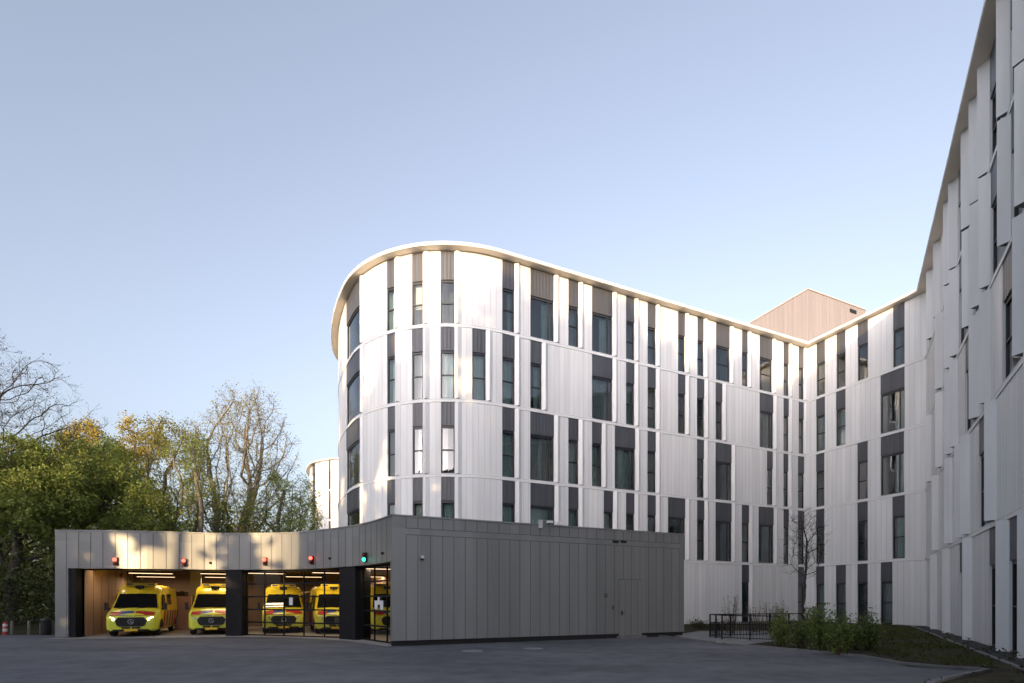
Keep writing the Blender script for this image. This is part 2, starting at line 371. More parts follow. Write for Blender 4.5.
REC=-.11; ROOM=-.95; WD=.12
def wall_storey(mb, path, z0, z1, wins, s_start, s_end, wedge=True, wmax=.8, wd=WD, lastcap=None, wfull=False):
    """white sheet wall of one storey with real openings, sawtooth panels right of every window"""
    v=lambda p,z:(p.x,p.y,z)
    edges=[(s_start,s_start)]+list(wins)+[(s_end,s_end)]
    for k in range(len(edges)-1):
        a=edges[k][1]; b=edges[k+1][0]
        if b-a<.02: continue
        has=wedge and k>0 and (b-a)>.25
        w=0
        if has: w=min(.46 if wfull else .40,(b-a)*.85)
        cuts=[a]
        if w: cuts+=[a+w*.5,a+w]
        # panel seams on a fixed 0.35 m grid
        q=math.ceil((a+.06)/.35)*.35
        seams=[]
        while q<b-.05:
            if not(w and abs(q-a-w)<.07): seams.append(q) if not(w and q<a+w+.05) else None; cuts.append(q) if not(w and q<a+w) else None
            q+=.35
        if w and not wfull: seams.append(a+w)
        cuts.append(b); cuts=sorted(set(cuts))
        off=lambda s: wd*(1-abs((s-a)/w-.5)*2) if (w and a<s<a+w) else 0.
        zl=z0+.004
        for c,d in zip(cuts,cuts[1:]):
            p,q2=path.at(c,off(c)),path.at(d,off(d))
            mb.face([v(p,zl),v(q2,zl),v(q2,z1),v(p,z1)],0,[(c,zl),(d,zl),(d,z1),(c,z1)])
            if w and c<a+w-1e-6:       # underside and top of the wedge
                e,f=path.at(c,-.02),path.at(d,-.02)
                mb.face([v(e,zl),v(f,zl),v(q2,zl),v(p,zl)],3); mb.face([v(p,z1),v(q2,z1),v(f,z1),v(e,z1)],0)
        for q in seams:
            o=off(q)+.004; p,q2=path.at(q-.011,off(q-.011)+.004),path.at(q+.011,off(q+.011)+.004)
            mb.face([v(p,zl),v(q2,zl),v(q2,z1),v(p,z1)],1)
        # jambs
        if k>0:
            p,q2=path.at(a,ROOM),path.at(a,off(a)); mb.face([v(p,zl),v(q2,zl),v(q2,z1),v(p,z1)],0,[(a-.9,zl),(a,zl),(a,z1),(a-.9,z1)])
        if k<len(edges)-2:
            p,q2=path.at(b,0),path.at(b,ROOM); mb.face([v(p,zl),v(q2,zl),v(q2,z1),v(p,z1)],0,[(b,zl),(b+.9,zl),(b+.9,z1),(b,z1)])
    for (a,b) in wins:     # dark room behind every opening
        n=max(1,int((b-a)/.5))
        for i in range(n):
            c=a+(b-a)*i/n; d=a+(b-a)*(i+1)/n
            p,q2=path.at(c,ROOM),path.at(d,ROOM); e,f=path.at(c,REC),path.at(d,REC)
            mb.face([v(p,z0),v(q2,z0),v(q2,z1),v(p,z1)],2)
            mb.face([v(p,z0),v(e,z0),v(f,z0),v(q2,z0)],2); mb.face([v(p,z1),v(q2,z1),v(f,z1),v(e,z1)],2)

def make_window(path, a, b, z0, z1, sp, parent, style, seed):
    rr=random.Random(seed); w=b-a
    fr=MB(); t=.065; zt=z1-sp
    ribbon(fr,path,a,a+t,z0,zt,REC-.06,REC+.03); ribbon(fr,path,b-t,b,z0,zt,REC-.06,REC+.03)
    ribbon(fr,path,a+t,b-t,z0,z0+.07,REC-.06,REC+.03); ribbon(fr,path,a+t,b-t,zt-.13,zt,REC-.06,REC+.03)
    if w<1.45:
        zm=z0+(zt-z0)*(.47+.05*rr.random()); ribbon(fr,path,a+t,b-t,zm-.035,zm+.035,REC-.06,REC+.02)
    elif style!='full':
        ribbon(fr,path,b-t-.30,b-t-.24,z0+.07,zt-.13,REC-.06,REC+.02)
    f=local(fr.build('window',M['frame'],parent))
    g=MB(); n=max(1,int(math.ceil(w/.6)))
    for i in range(n):
        c=a+.03+(w-.06)*i/n; d=a+.03+(w-.06)*(i+1)/n; p,q=path.at(c,REC-.02),path.at(d,REC-.02)
        g.face([(p.x,p.y,z0+.03),(q.x,q.y,z0+.03),(q.x,q.y,zt-.05),(p.x,p.y,zt-.05)])
    go=g.build('pane',M['glass'],f)
    s=MB(); ribbon(s,path,a+.005,b-.005,zt,z1-.002,REC-.05,REC+.09)
    s.build('spandrel_panel',M['spandrel'],f)
    if style in('curtain','grey','half'):
        c0,c1=a+.08,b-.08
        if style=='half': c0=a+w*(.45+.2*rr.random())
        c=MB(); k=max(4,int((c1-c0)/.07)); pts=[]
        for i in range(k+1):
            pts.append(path.at(c0+(c1-c0)*i/k, -.42+(.035 if i%2 else -.035)+.015*rr.random()))
        zz0=z0+.10; zz1=zt-.1
        for p,q in zip(pts,pts[1:]): c.face([(p.x,p.y,zz0),(q.x,q.y,zz0),(q.x,q.y,zz1),(p.x,p.y,zz1)])
        c.build('curtain',M['curtain_grey'] if style=='grey' else M['curtain'],f)
    elif style=='blind':
        c=MB(); p,q=path.at(a+.07,-.34),path.at(b-.07,-.34); zb=z0+(zt-z0)*(.25+.4*rr.random())
        c.face([(p.x,p.y,zb),(q.x,q.y,zb),(q.x,q.y,zt-.06),(p.x,p.y,zt-.06)])
        c.build('blind',M['blind'],f)
    return f

def spans(path, cols, hi):
    out=[]
    for (l,r) in cols:
        a=path.find(l,0,SIL if path is PA else 0,hi); b=path.find(r,0.04 if path is PA else 0,SIL if path is PA else 0,hi); out.append((a,b))
    return out

wallA=MB(); wallB=MB(); wallW=MB(); nwin=0
band=MB()
for st in range(1,6):
    z0=Z[st-1]+(BH if st>1 else .02); z1=Z[st]-(BH if st<5 else 0)
    sp=1.62 if st==5 else 1.33
    for (path,cols,mb) in ((PA,A[st],wallA),(PB,B[st],wallB)):
        ws=spans(path,cols,path.L)
        wall_storey(mb,path,z0,z1,ws,0,path.L,path is PA)
        for i,(a,b) in enumerate(ws):
            nwin+=1; rr=random.Random(nwin*13+st); w=b-a
            style=rr.choice(['curtain','curtain','half','none','grey']) if w>1.45 else rr.choice(['none','half','grey','half','blind','none','curtain','curtain'])
            if path is PA and i==0 and st>1: style='full'
            if path is PA and i in (2,3) and st==3: style='none'
            make_window(path,a,b,z0,z1,sp if (st>1 or path is PB) else 1.3,hosp,style,nwin)
    # wing: the sawtooth leading edge is given, the window lies on its far side
    prev=0.; ws=[]
    es=sorted(PW.find(e,.29)-.23 for e in WE[st]); last=es[-1]+1.9
    while last<30: es.append(last); last+=rnd.choice([1.8,2.4,3.4])
    wide={5:(996.6,1012,958,960.6),4:(1014,961.5,997.5),3:(1012,968.5),2:(984,),1:(962,996,1017)}[st]; wsx=[PW.find(e,.29)-.23 for e in wide]
    for e in es:
        a=max(prev+.35,e-(2.4 if min(abs(e-q) for q in wsx)<.05 else .95))
        if e-a<.3: a=e-.3
        if a<=prev+.05: continue
        ws.append((a,e)); prev=e
    wall_storey(wallW,PW,z0,z1,ws,0,PW.L,True,.75,.29,None,True)
    if st==1: WWIN=[]
    WWIN+= [(a,b,z0,z1,sp) for (a,b) in ws]
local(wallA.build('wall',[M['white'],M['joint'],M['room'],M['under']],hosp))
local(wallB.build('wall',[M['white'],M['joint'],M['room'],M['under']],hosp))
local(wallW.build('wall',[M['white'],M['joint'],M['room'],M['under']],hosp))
# wing windows: nearly hidden behind the sawtooth, kept together as one part
wf=MB()
for (a,b,z0,z1,sp) in WWIN:
    t=.06; zt=z1-sp
    ribbon(wf,PW,a,a+t,z0,zt,REC-.06,REC+.03,0,9); ribbon(wf,PW,b-t,b,z0,zt,REC-.06,REC+.03,0,9)
    ribbon(wf,PW,a+t,b-t,z0,z0+.07,REC-.06,REC+.03,0,9); ribbon(wf,PW,a+t,b-t,zt-.13,zt,REC-.06,REC+.03,0,9)
    zm=(z0+zt)/2; ribbon(wf,PW,a+t,b-t,zm-.03,zm+.03,REC-.06,REC+.02,0,9)
    p,q=PW.at(a+.03,REC-.02),PW.at(b-.03,REC-.02); wf.face([(p.x,p.y,z0+.03),(q.x,q.y,z0+.03),(q.x,q.y,zt-.05),(p.x,p.y,zt-.05)],1)
    ribbon(wf,PW,a+.005,b-.005,zt,z1-.002,REC-.05,REC+.09,2,9)
local(tag(wf.build('window',[M['frame'],M['glass'],M['spandrel']],hosp),kind='stuff'))
# floor bands
for zc in Z[1:5]:
    bb=MB()
    for path in (PA,PB,PW):
        e0=0.04 if path is not PA else 0; e1=path.L-(.05 if path is not PW else 0)
        ribbon(bb,path,e0,e1,zc-BH+.005,zc+BH-.005,-.1,.035,0,.7)
        ribbon(bb,path,e0,e1,zc+BH-.06,zc+BH-.035,.0,.041,1,.7)
    local(bb.build('floor_band',[M['band'],M['joint']],hosp))
# roof: overhanging slab
OV=.5; ZR0,ZR1=21.59,21.76
outer=[]
for i in range(len(PA.p)-1): outer.append(PA.p[i]+PA.n[i]*OV)
outer.append(CW+NM*OV+NR*OV)
j_=CJ+NR*OV
# meeting of return and wing roof edges
def meet(p,d,q,e):
    den=d.x*e.y-d.y*e.x; t=((q.x-p.x)*e.y-(q.y-p.y)*e.x)/den; return p+d*t
outer.append(meet(CJ+NR*OV,R,CJ+NW*OV,W))
outer.append(CJ+W*31+NW*OV+W*OV)
back=[CJ+W*31.5-NW*16, CJ-NW*16+Vector((0,6,0)), CW+Vector((30,18,0)), CW+Vector((4,36,0)), PA.p[0]+Vector((10,16,0))]
poly=outer+back
rb=MB()
v=lambda p,z:(p.x,p.y,z)
nO=len(outer)
for i in range(nO-1):
    a,b=outer[i],outer[i+1]
    rb.face([v(a,ZR0+.05),v(b,ZR0+.05),v(b,ZR1),v(a,ZR1)],0)
rb.face([v(p,ZR1) for p in poly],0)
rb.face([v(p,ZR0+.05) for p in reversed(poly)],1)
for i in range(nO-1,len(poly)):
    a,b=poly[i],poly[(i+1)%len(poly)]
    rb.face([v(a,0),v(b,0),v(b,ZR1),v(a,ZR1)],0)
rb2=MB()
for i in range(nO-1):      # thin upstand on the roof edge
    a,b=outer[i],outer[i+1]; d=(b-a).normalized(); n=Vector((d.y,-d.x,0))
    a2,b2=a-n*.12,b-n*.12
    rb2.face([v(a+n*.025,ZR1-.09),v(b+n*.025,ZR1-.09),v(b+n*.025,ZR1+.05),v(a+n*.025,ZR1+.05)],0)
    rb2.face([v(a+n*.025,ZR1+.05),v(b+n*.025,ZR1+.05),v(b2,ZR1+.05),v(a2,ZR1+.05)],0)
    rb2.face([v(a-n*.002,ZR1-.09),v(b-n*.002,ZR1-.09),v(b+n*.025,ZR1-.09),v(a+n*.025,ZR1-.09)],0)
    rb2.face([v(b2,ZR1-.02),v(a2,ZR1-.02),v(a2,ZR1+.05),v(b2,ZR1+.05)],0)
roof=local(rb.build('roof',[M['trim'],M['soffit']],hosp))
rb2.build('roof_edge',M['trim'],roof)
# plant room
PH=Vector((26.75,47.0,0)); zt=29.75
def prism(mb, base, z0, z1, mi=0):
    s=0
    for a,b in zip(base,base[1:]+base[:1]):
        L_=(b-a).length; mb.face([v(a,z0),v(b,z0),v(b,z1),v(a,z1)],mi,[(s,z0),(s+L_,z0),(s+L_,z1),(s,z1)]); s+=L_
    mb.face([v(p,z1) for p in base],mi)
pb=MB(); base=[PH,PH+U*8.2,PH+U*8.2-R*13,PH-R*13]
prism(pb,base,ZR1,zt)
for (pa,pd,pn,pl) in ((PH,U,R,8.2),(PH,-R,-U,13.)):
    q=.5
    while q<pl:
        c=pa+pd*q+pn*.012; pb.box((c.x,c.y,(ZR1+zt)/2),(.05,.03,zt-ZR1-.02),0,math.atan2(pd.y,pd.x)); q+=.5
pr=local(pb.build('plant_room',M['penthouse'],hosp))
pe=MB()
cap=[PH-U*.06+R*.06,PH+U*8.26+R*.06,PH+U*8.26-R*13.06,PH-U*.06-R*13.06]
prism(pe,cap,zt+.004,zt+.12)
pe.build('coping',mat('plant_room_coping',(.5,.42,.38),.5),pr)
pv=MB(); c=PH+U*6.3+R*.03
pv.box((c.x,c.y,zt-.55),(.9,.1,.3),0,math.atan2(U.y,U.x)); pv.build('vent',M['black'],pr)
# little windows on the hidden back are left out

# ------------------------------------------------------------------ far rounded end of another wing
C2=Vector((-12.0,78.0,0)); far=empty('far_rounded_building',(C2.x,C2.y,0))
tag(far,'sunlit white rounded building end far behind the garage, left of the tall hospital','building')
def local2(o): o.matrix_parent_inverse=Matrix.Translation((-C2.x,-C2.y,0)); return o
PF=curved_path(C2,9.0,C2,7.5,U,[(82,7.5),(17,20),(70,7.5)])
SILF=min(range(0,int(PF.L*10)),key=lambda i: PF.px(i/10))/10
fw=MB(); fb=MB()
for st in range(1,6):
    z0=Z[st-1]+(BH if st>1 else .02); z1=Z[st]-(BH if st<5 else 0); ws=[]
    for (l,r) in ((312.2,315.6),(328.6,330.6),(341,344),(352,356)):
        ws.append((PF.find(l,0,SILF),PF.find(r,0,SILF)))
    wall_storey(fw,PF,z0,z1,ws,0,PF.L)
    for (a,b) in ws:
        if b-a<.15: continue
        fr=MB(); zt_=z1-1.4
        for (x0,x1,y0,y1) in ((a,a+.07,z0,zt_),(b-.07,b,z0,zt_),(a+.07,b-.07,z0,z0+.07),(a+.07,b-.07,zt_-.12,zt_)):
            ribbon(fr,PF,x0,x1,y0,y1,REC-.06,REC+.03)
        f=local2(fr.build('window',M['frame'],far))
        g=MB(); ribbon(g,PF,a+.03,b-.03,z0+.03,zt_-.05,REC-.03,REC-.02); g.build('pane',M['glass'],f)
        s_=MB(); ribbon(s_,PF,a+.005,b-.005,zt_,z1-.002,REC-.05,REC+.09); s_.build('spandrel_panel',M['spandrel'],f)
local2(fw.build('wall',[M['white'],M['joint'],M['room'],M['under']],far))
for zc in Z[1:5]:
    bb=MB(); ribbon(bb,PF,0,PF.L,zc-BH+.005,zc+BH-.005,-.1,.055); local2(bb.build('floor_band',M['band'],far))
fr=MB(); o2=[PF.p[i]+PF.n[i]*OV for i in range(len(PF.p))]
pl=o2+[C2+Vector((10,10,0)),C2+Vector((8,30,0))]
for a,b in zip(o2,o2[1:]): fr.face([v(a,ZR0+.05),v(b,ZR0+.05),v(b,ZR1),v(a,ZR1)],0)
fr.face([v(p,ZR1) for p in pl],0); fr.face([v(p,ZR0+.05) for p in reversed(pl)],1)
local2(fr.build('roof',[M['trim'],M['soffit']],far))

# ------------------------------------------------------------------ ambulance garage
GA=Vector((-4.385,19.0,0)); GZ=4.78; FZ=3.12
FPX=[(55,-20.44,23.26),(100,-18.6,23.35),(140,-16.8,23.55),(180,-15.25,23.95),(220,-13.65,24.3),(262,-11.65,24.3),(300,-9.75,23.85),(350,-6.82,21.95),(375,-5.37,20.42),(392,-4.385,19.0)]
def fascia(px):
    pts=FPX
    for i in range(len(pts)-1):
        if px<=pts[i+1][0] or i==len(pts)-2: break
    p0=pts[max(i-1,0)]; p1=pts[i]; p2=pts[i+1]; p3=pts[min(i+2,len(pts)-1)]
    t=(px-p1[0])/(p2[0]-p1[0]); r=[]
    for k in (1,2):
        m1=(p2[k]-p0[k])/(p2[0]-p0[0])*(p2[0]-p1[0]); m2=(p3[k]-p1[k])/(p3[0]-p1[0])*(p2[0]-p1[0])
        r.append((2*t**3-3*t*t+1)*p1[k]+(t**3-2*t*t+t)*m1+(-2*t**3+3*t*t)*p2[k]+(t**3-t*t)*m2)
    return Vector((r[0],r[1],0))
fp=[fascia(55+ (392-55)*i/120) for i in range(121)]
fn=[]
for i in range(121):
    d=(fp[min(i+1,120)]-fp[max(i-1,0)]).normalized(); fn.append(Vector((d.y,-d.x,0)))
PG=Path(fp,fn)
gar=empty('ambulance_garage',(GA.x,GA.y,0))
tag(gar,'low grey metal clad ambulance garage with curved canopy and glazed bay doors','garage')
def local3(o): o.matrix_parent_inverse=Matrix.Translation((-GA.x,-GA.y,0)); return o
fm=MB()
ribbon(fm,PG,0,PG.L,FZ,GZ,-.30,0,0,.3)
def gs(px): return PG.find(px)
# left pier: the cladding runs down to the ground
ribbon(fm,PG,0,gs(68),.05,FZ-.002,-.55,0,0,.4)
q=.5
while q<PG.L-.2:
    z0=FZ if q>gs(68) else .05
    ribbon(fm,PG,q-.014,q+.014,z0-.001,GZ-.05,-.02,.006,1,9); q+=.52
local3(fm.build('canopy',[M['grey'],M['greyjoint']],gar))
cm=MB(); ribbon(cm,PG,0,PG.L,GZ+.003,GZ+.06,-.32,.03,0,.3); 
# right part: straight clad wall
AL=13.76; PR=Path([GA.copy(),GA+U*AL],[NM,NM])
rw=MB()
ribbon(rw,PR,0,AL,.20,GZ,-.3,0,0,.52)
ribbon(cm,PR,0,AL,GZ+.003,GZ+.06,-.32,.03,0,5)
local3(cm.build('coping',M['grey'],gar))
doorL,doorR=None,None
def rs(px): return PR.find(px)
doorL,doorR=rs(619),rs(641.5)
zb0,zb1=4.12,4.36
q=.52; i=0
rr=random.Random(3)
while q<AL-.1:
    ribbon(rw,PR,q-.012,q+.012,zb1,GZ-.02,-.02,.006,1,9)
    if not(doorL-.05<q<doorR+.05): ribbon(rw,PR,q-.012,q+.012,.21,zb0,-.02,.006,1,9)
    else: ribbon(rw,PR,q-.012,q+.012,2.62,zb0,-.02,.006,1,9)
    q+=rr.choice([.44,.46,.48])
ribbon(rw,PR,.52,AL-.25,zb0-.012,zb0+.012,-.02,.007,1,30); ribbon(rw,PR,.52,AL-.25,zb1-.012,zb1+.012,-.02,.007,1,30)
# return end wall towards the white building
PE=Path([GA+U*AL,GA+U*AL-R*7.2],[U,U]); ribbon(rw,PE,.302,7.2,.2,GZ,-.3,0,0,.52)
local3(rw.build('wall',[M['grey'],M['greyjoint']],gar))
pm=MB(); ribbon(pm,PR,.02,AL-.03,0,.198,-.3,-.07,0,20); ribbon(pm,PE,.31,7.2,0,.198,-.3,-.07,0,20)
local3(pm.build('plinth',M['plinth'],gar))
# service door in the straight wall
dm=MB(); ribbon(dm,PR,doorL,doorR,.10,2.60,-.02,.012,0,9)
q=doorL+.32
while q<doorR-.1: ribbon(dm,PR,q-.01,q+.01,.11,2.59,-.02,.017,1,9); q+=.34
for (a,b,c,d) in ((doorL-.02,doorL,.1,2.62),(doorR,doorR+.02,.1,2.62),(doorL,doorR,2.602,2.63)): ribbon(dm,PR,a,b,c,d,-.02,.008,1,9)
dob=local3(dm.build('service_door',[M['grey'],M['greyjoint']],gar))
hm=MB(); ribbon(hm,PR,doorL+.10,doorL+.16,1.02,1.22,.017,.06); ribbon(hm,PR,doorL+.10,doorL+.26,1.11,1.14,.05,.075)
hm.build('handle',M['black'],dob)
st_=MB(); ribbon(st_,PR,doorL-.1,doorR+.1,.0,.095,-.05,.25); local3(st_.build('door_sill',M['kerb'],gar))
# recessed door line
OFD=-.42
LW=Vector((fascia(79).x,fascia(79).y,0))
cl=MB()
for (l,r,d) in ((68.5,74.5,.40),(225,241,.62),(338,354,.75)):
    a,b=gs(l),gs(r); k=MB(); ribbon(k,PG,a,b,.004,FZ-.003,-.06-d,-.06,0,.25); local3(bevel(k.build('column',M['greydark'],gar),.012))
hd=MB(); ribbon(hd,PG,gs(68),PG.L-.02,FZ-.05,FZ-.003,-.75,-.32,0,.4); local3(hd.build('door_header',M['greydark'],gar))
def sectional(l,r,ncol,parent):
    a=PG.at(gs(l)+.03,OFD); b=PG.at(gs(r)-.03,OFD); d=(b-a); L_=d.length; d.normalize(); n=Vector((d.y,-d.x,0))
    P2=Path([a,b],[n,n]); fr=MB(); zt=FZ-.06
    for i in range(ncol+1):
        c=L_*i/ncol; w=.035 if i in(0,ncol) else .02
        ribbon(fr,P2,max(0,c-w),min(L_,c+w),.05,zt,-.03,.03,0,9)
    for j in range(6):
        z=.05+(zt-.05)*j/5; w=.034
        ribbon(fr,P2,.0,L_,max(.03,z-w),min(zt,z+w),-.032,.034,0,9)
    o=local3(fr.build('bay_door',M['greydark'],parent))
    g=MB(); p,q=P2.at(.02,0),P2.at(L_-.02,0); g.face([v(p,.06),v(q,.06),v(q,zt-.02),v(p,zt-.02)])
    g.build('pane',M['garageglass'],o); return P2
PD2=sectional(241,338,5,gar); PD3=sectional(354,390.5,3,gar)
# interior
gi=MB(); Lb=PG.at(gs(76),-.50); backL=Lb-R*8.6
inner=[Lb, backL, Vector((-12.6,34.0,0)), Vector((-9.6,31.6,0)), Vector((-4.2,28.6,0)), Vector((-1.6,28.4,0)), GA+U*3.3-R*.4]
s=0
pw=MB(); L_=(backL-Lb).length
pw.face([v(backL,0.02),v(Lb,0.02),v(Lb,3.6),v(backL,3.6)],0,[(0,0),(L_,0),(L_,3.6),(0,3.6)])
for k in range(1,7):
    p=Lb.lerp(backL,k/7.)+Vector((.004,.0,0)); 
    pw.box((p.x,p.y,1.8),(.012,.012,3.5),1,math.atan2(U.y,U.x))
local3(pw.build('side_wall',[M['plywood'],M['stem']],gar))
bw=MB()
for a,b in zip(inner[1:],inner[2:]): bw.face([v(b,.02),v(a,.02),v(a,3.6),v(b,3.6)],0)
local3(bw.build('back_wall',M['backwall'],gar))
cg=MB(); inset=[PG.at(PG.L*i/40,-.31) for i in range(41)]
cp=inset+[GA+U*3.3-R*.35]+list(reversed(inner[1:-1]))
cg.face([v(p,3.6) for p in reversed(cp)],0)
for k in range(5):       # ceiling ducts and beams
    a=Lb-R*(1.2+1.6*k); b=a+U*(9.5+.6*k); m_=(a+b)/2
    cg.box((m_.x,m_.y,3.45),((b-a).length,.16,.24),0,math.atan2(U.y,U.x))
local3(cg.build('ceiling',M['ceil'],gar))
rf=MB(); rp=[PG.at(PG.L*i/40,-.25) for i in range(41)]+[GA+U*(AL-.05)-R*.3,GA+U*(AL-.1)-R*7.1,Vector((-4,28.9,0)),Vector((-9.9,32.0,0)),Vector((-13.0,34.6,0)),backL-R*.3-U*.3]
rf.face([v(p,GZ-.1) for p in rp],0); rf.face([v(p,GZ-.25) for p in reversed(rp)],0)
lo=[PG.at(0,-.3),backL-R*.3-U*.8]
rf.face([v(lo[0],0),v(lo[1],0),v(lo[1],GZ),v(lo[0],GZ)],0)
rf.face([v(lo[1],0),v(Vector((-13.0,34.6,0)),0),v(Vector((-13.0,34.6,0)),GZ),v(lo[1],GZ)],0)
local3(rf.build('roof',M['grey'],gar))
fl=MB(); fpz=[PG.at(gs(60)+(PG.L-gs(60))*i/40,.55*(1-.6*(i/40.)**3)) for i in range(41)]
fl.face([v(p,.016) for p in fpz+[GA+U*3.3-R*.35]+list(reversed(inner[1:-1]))],0)
local3(fl.build('floor',M['slab'],gar))
# pink pier and pale post between the bays
def rbox(name,px,y,w,d,z0,z1,m,par):
    k=MB(); k.box((at_depth(px,y),y,(z0+z1)/2),(w,d,z1-z0),0,math.atan2(U.y,U.x)); return local3(k.build(name,m,par))
M['pier']=mat('pink_board',(.42,.25,.18),.7,0,(2,.08)); M['post']=mat('pale_post',(.40,.36,.28),.7)
cab=empty('storage_cupboard',(at_depth(183.5,29.6),29.6,.02),math.atan2(U.y,U.x))
tag(cab,'tall pinkish wooden cupboard between the first two ambulances with dark case on top','cupboard')
k=MB(); k.box((0,0,.95),(.80,.55,1.9)); bevel(k.build('cabinet_body',M['pier'],cab),.01)
k=MB(); k.box((-.2,-.285,.95),(.375,.015,1.8)); k.box((.2,-.285,.95),(.375,.015,1.8)); k.build('cabinet_door',M['pier'],cab)
k=MB(); k.box((0,0,2.02),(.5,.35,.22)); bag=empty('equipment_case',(at_depth(182,29.6),29.6,1.922)); tag(bag,'black equipment case lying on the tall pinkish cupboard','case')
k=MB(); k.box((0,0,.12),(.52,.34,.24)); k.box((0,0,.26),(.2,.05,.04)); bevel(k.build('case_body',M['black'],bag),.03)
rbox('post',196,30.3,.52,.4,.02,3.58,M['post'],gar)

# ceiling lamps
def lamp(px,py,length,label):
    z=3.04; y=(z-CAMZ)*F/(HZ-py); x=at_depth(px,y)
    e=empty('ceiling_lamp',(x,y,z),math.atan2(U.y,U.x)); tag(e,label,'ceiling lamp','tube lamps under the garage ceiling')
    k=MB(); k.box((0,0,.045),(length,.20,.07)); k.build('housing',M['black'],e)
    k=MB(); k.box((0,0,0),(length-.06,.11,.02)); k.build('tube',M['lamp'],e)
    for sx in (-.4,.4):
        k=MB(); k.tube([(sx*length,0,.08),(sx*length,0,.55)],[.008,.008],5); k.build('hanger',M['black'],e)
    ld=bpy.data.lights.new('lamp_light','AREA'); ld.shape='RECTANGLE'; ld.size=length; ld.size_y=.12; ld.energy=9; ld.color=(1,.72,.45)
    lo_=bpy.data.objects.new('lamp_light',ld); COL.objects.link(lo_); lo_.parent=e; lo_.location=(0,0,-.03)
lamp(151,573.5,1.9,'warm tube lamp over the first ambulance, upper and nearer of its pair')
lamp(156,577,1.9,'warm tube lamp over the first ambulance, lower and farther of its pair')
lamp(221,574,1.9,'warm tube lamp above the second ambulance beside the dark column')
lamp(222,577.5,1.8,'warm tube lamp behind the one above the second ambulance')
lamp(262,573.5,2.2,'warm tube lamp behind top left panes of the wide glazed bay door')
lamp(304,577,2.0,'warm tube lamp behind top middle panes of the wide glazed bay door')
lamp(329,573,1.6,'warm tube lamp behind the top right pane of the wide glazed bay door')
lamp(378,569,1.5,'warm tube lamp high behind the narrow glazed door beside the corner')
lamp(377,577,1.8,'warm tube lamp lower behind the narrow glazed door beside the corner')
# down light on the plywood wall
p=Lb-R*1.0+U*.5
e=empty('downlight',(p.x,p.y,3.58)); tag(e,'small round downlight glowing on the plywood wall in the open bay','downlight')
k=MB(); k.lathe([(0,-.02),(.10,-.02),(.13,-.0),(.13,.015)],n=16); k.build('lens',mat('downlight_lens',(.9,.85,.75),.5,emit=((1,.75,.5),12)),e)

# warning lights on the canopy
def signal(px,py,label,lit):
    s=gs(px); p=PG.at(s,.006); n=(PG.at(s,1)-PG.at(s,0)); y=p.y; z=height_at(py,y)
    e=empty('signal_light',(p.x,p.y,z-.22),math.atan2(n.x*-1,n.y*1)+math.pi); tag(e,label,'signal light','signal lights over the garage bays')
    k=MB(); k.box((0,-.05,.22),(.19,.10,.44)); bevel(k.build('housing',M['black'],e),.015)
    up,dn=MB(),MB()
    prof=[(.0,.16),(.05,.15),(.085,.10),(.09,.0)]
    for mbx,zz in ((up,.33),(dn,.11)):
        b0=len(mbx.v); mbx.lathe(prof,n=14)
        mbx.v=[(a[0],-.10-a[2]*.8,zz+a[1]) for a in mbx.v]
    e.scale=(.8,.8,.85)
    up.build('lens',M['red'] if lit=='red' else M['redoff'],e,True)
    dn.build('lens',M['green'] if lit=='green' else M['redoff'],e,True)
    for zz in (.435,.215):
        k=MB(); k.box((0,-.13,zz),(.20,.16,.012)); k.build('visor',M['black'],e)
signal(116.3,561,'red lit signal light on the canopy above the lit first ambulance','red')
signal(184.5,562,'red lit signal light on the canopy above the cupboard and second ambulance','red')
signal(265.7,561,'red lit signal light on canopy above the left part of the wide glazed door','red')
signal(312.8,559.6,'red lit signal light on canopy above the right part of the wide glazed door','red')
signal(366.6,556.5,'green lit signal light on the canopy above the narrow glazed door','green')
def dome(px,py,label):
    s=gs(px); p=PG.at(s,.004); n=PG.at(s,1)-PG.at(s,0)
    k=MB(); k.tube([(0,.0,0),(0,-.05,0)],[.055,.055],12); k.tube([(0,-.05,0),(0,-.09,-.015),(0,-.10,-.02)],[.05,.035,.01],12)
    o=k.build('wall_sensor',M['black']); o.location=(p.x,p.y,height_at(py,p.y)); o.rotation_euler=(0,0,math.atan2(-n.x,n.y)+math.pi); tag(o,label,'sensor','small sensors on the canopy')
dome(210.5,563,'tiny black sensor on the sunlit canopy right of the second red signal')
dome(330.3,558.5,'tiny black sensor on the canopy between last red and green signals')
dome(383.4,553.3,'tiny black sensor on the canopy next to the wall corner')
# notices on the glazed doors
def notice(P2,px,py0,py1,w,label,house=False):
    s=P2.find(px); p=P2.at(s,.05); n=P2.at(s,1)-P2.at(s,0)
    z0=height_at(py1,p.y); z1=height_at(py0,p.y); k=MB()
    if not house: k.box((0,0,(z1-z0)/2),(w,.006,z1-z0))
    else:
        h=z1-z0
        k.box((-w*.32,0,h*.36),(w*.36,.006,h*.72)); k.box((w*.32,0,h*.36),(w*.36,.006,h*.72)); k.box((0,0,h*.56),(w*.28,.006,h*.34)); k.box((-.02,0,h*.86),(w*.22,.006,h*.28))
    o=k.build('paper_notice',M['paper']); o.location=(p.x,p.y,z0); o.rotation_euler=(0,0,math.atan2(-n.x,n.y)+math.pi); tag(o,label,'notice')
notice(PD2,291.7,597.5,605,.20,'small white paper notice taped to the wide glazed door')
notice(PD3,380,597,609.5,.8,'white house shaped paper notice taped to the narrow glazed door',True)
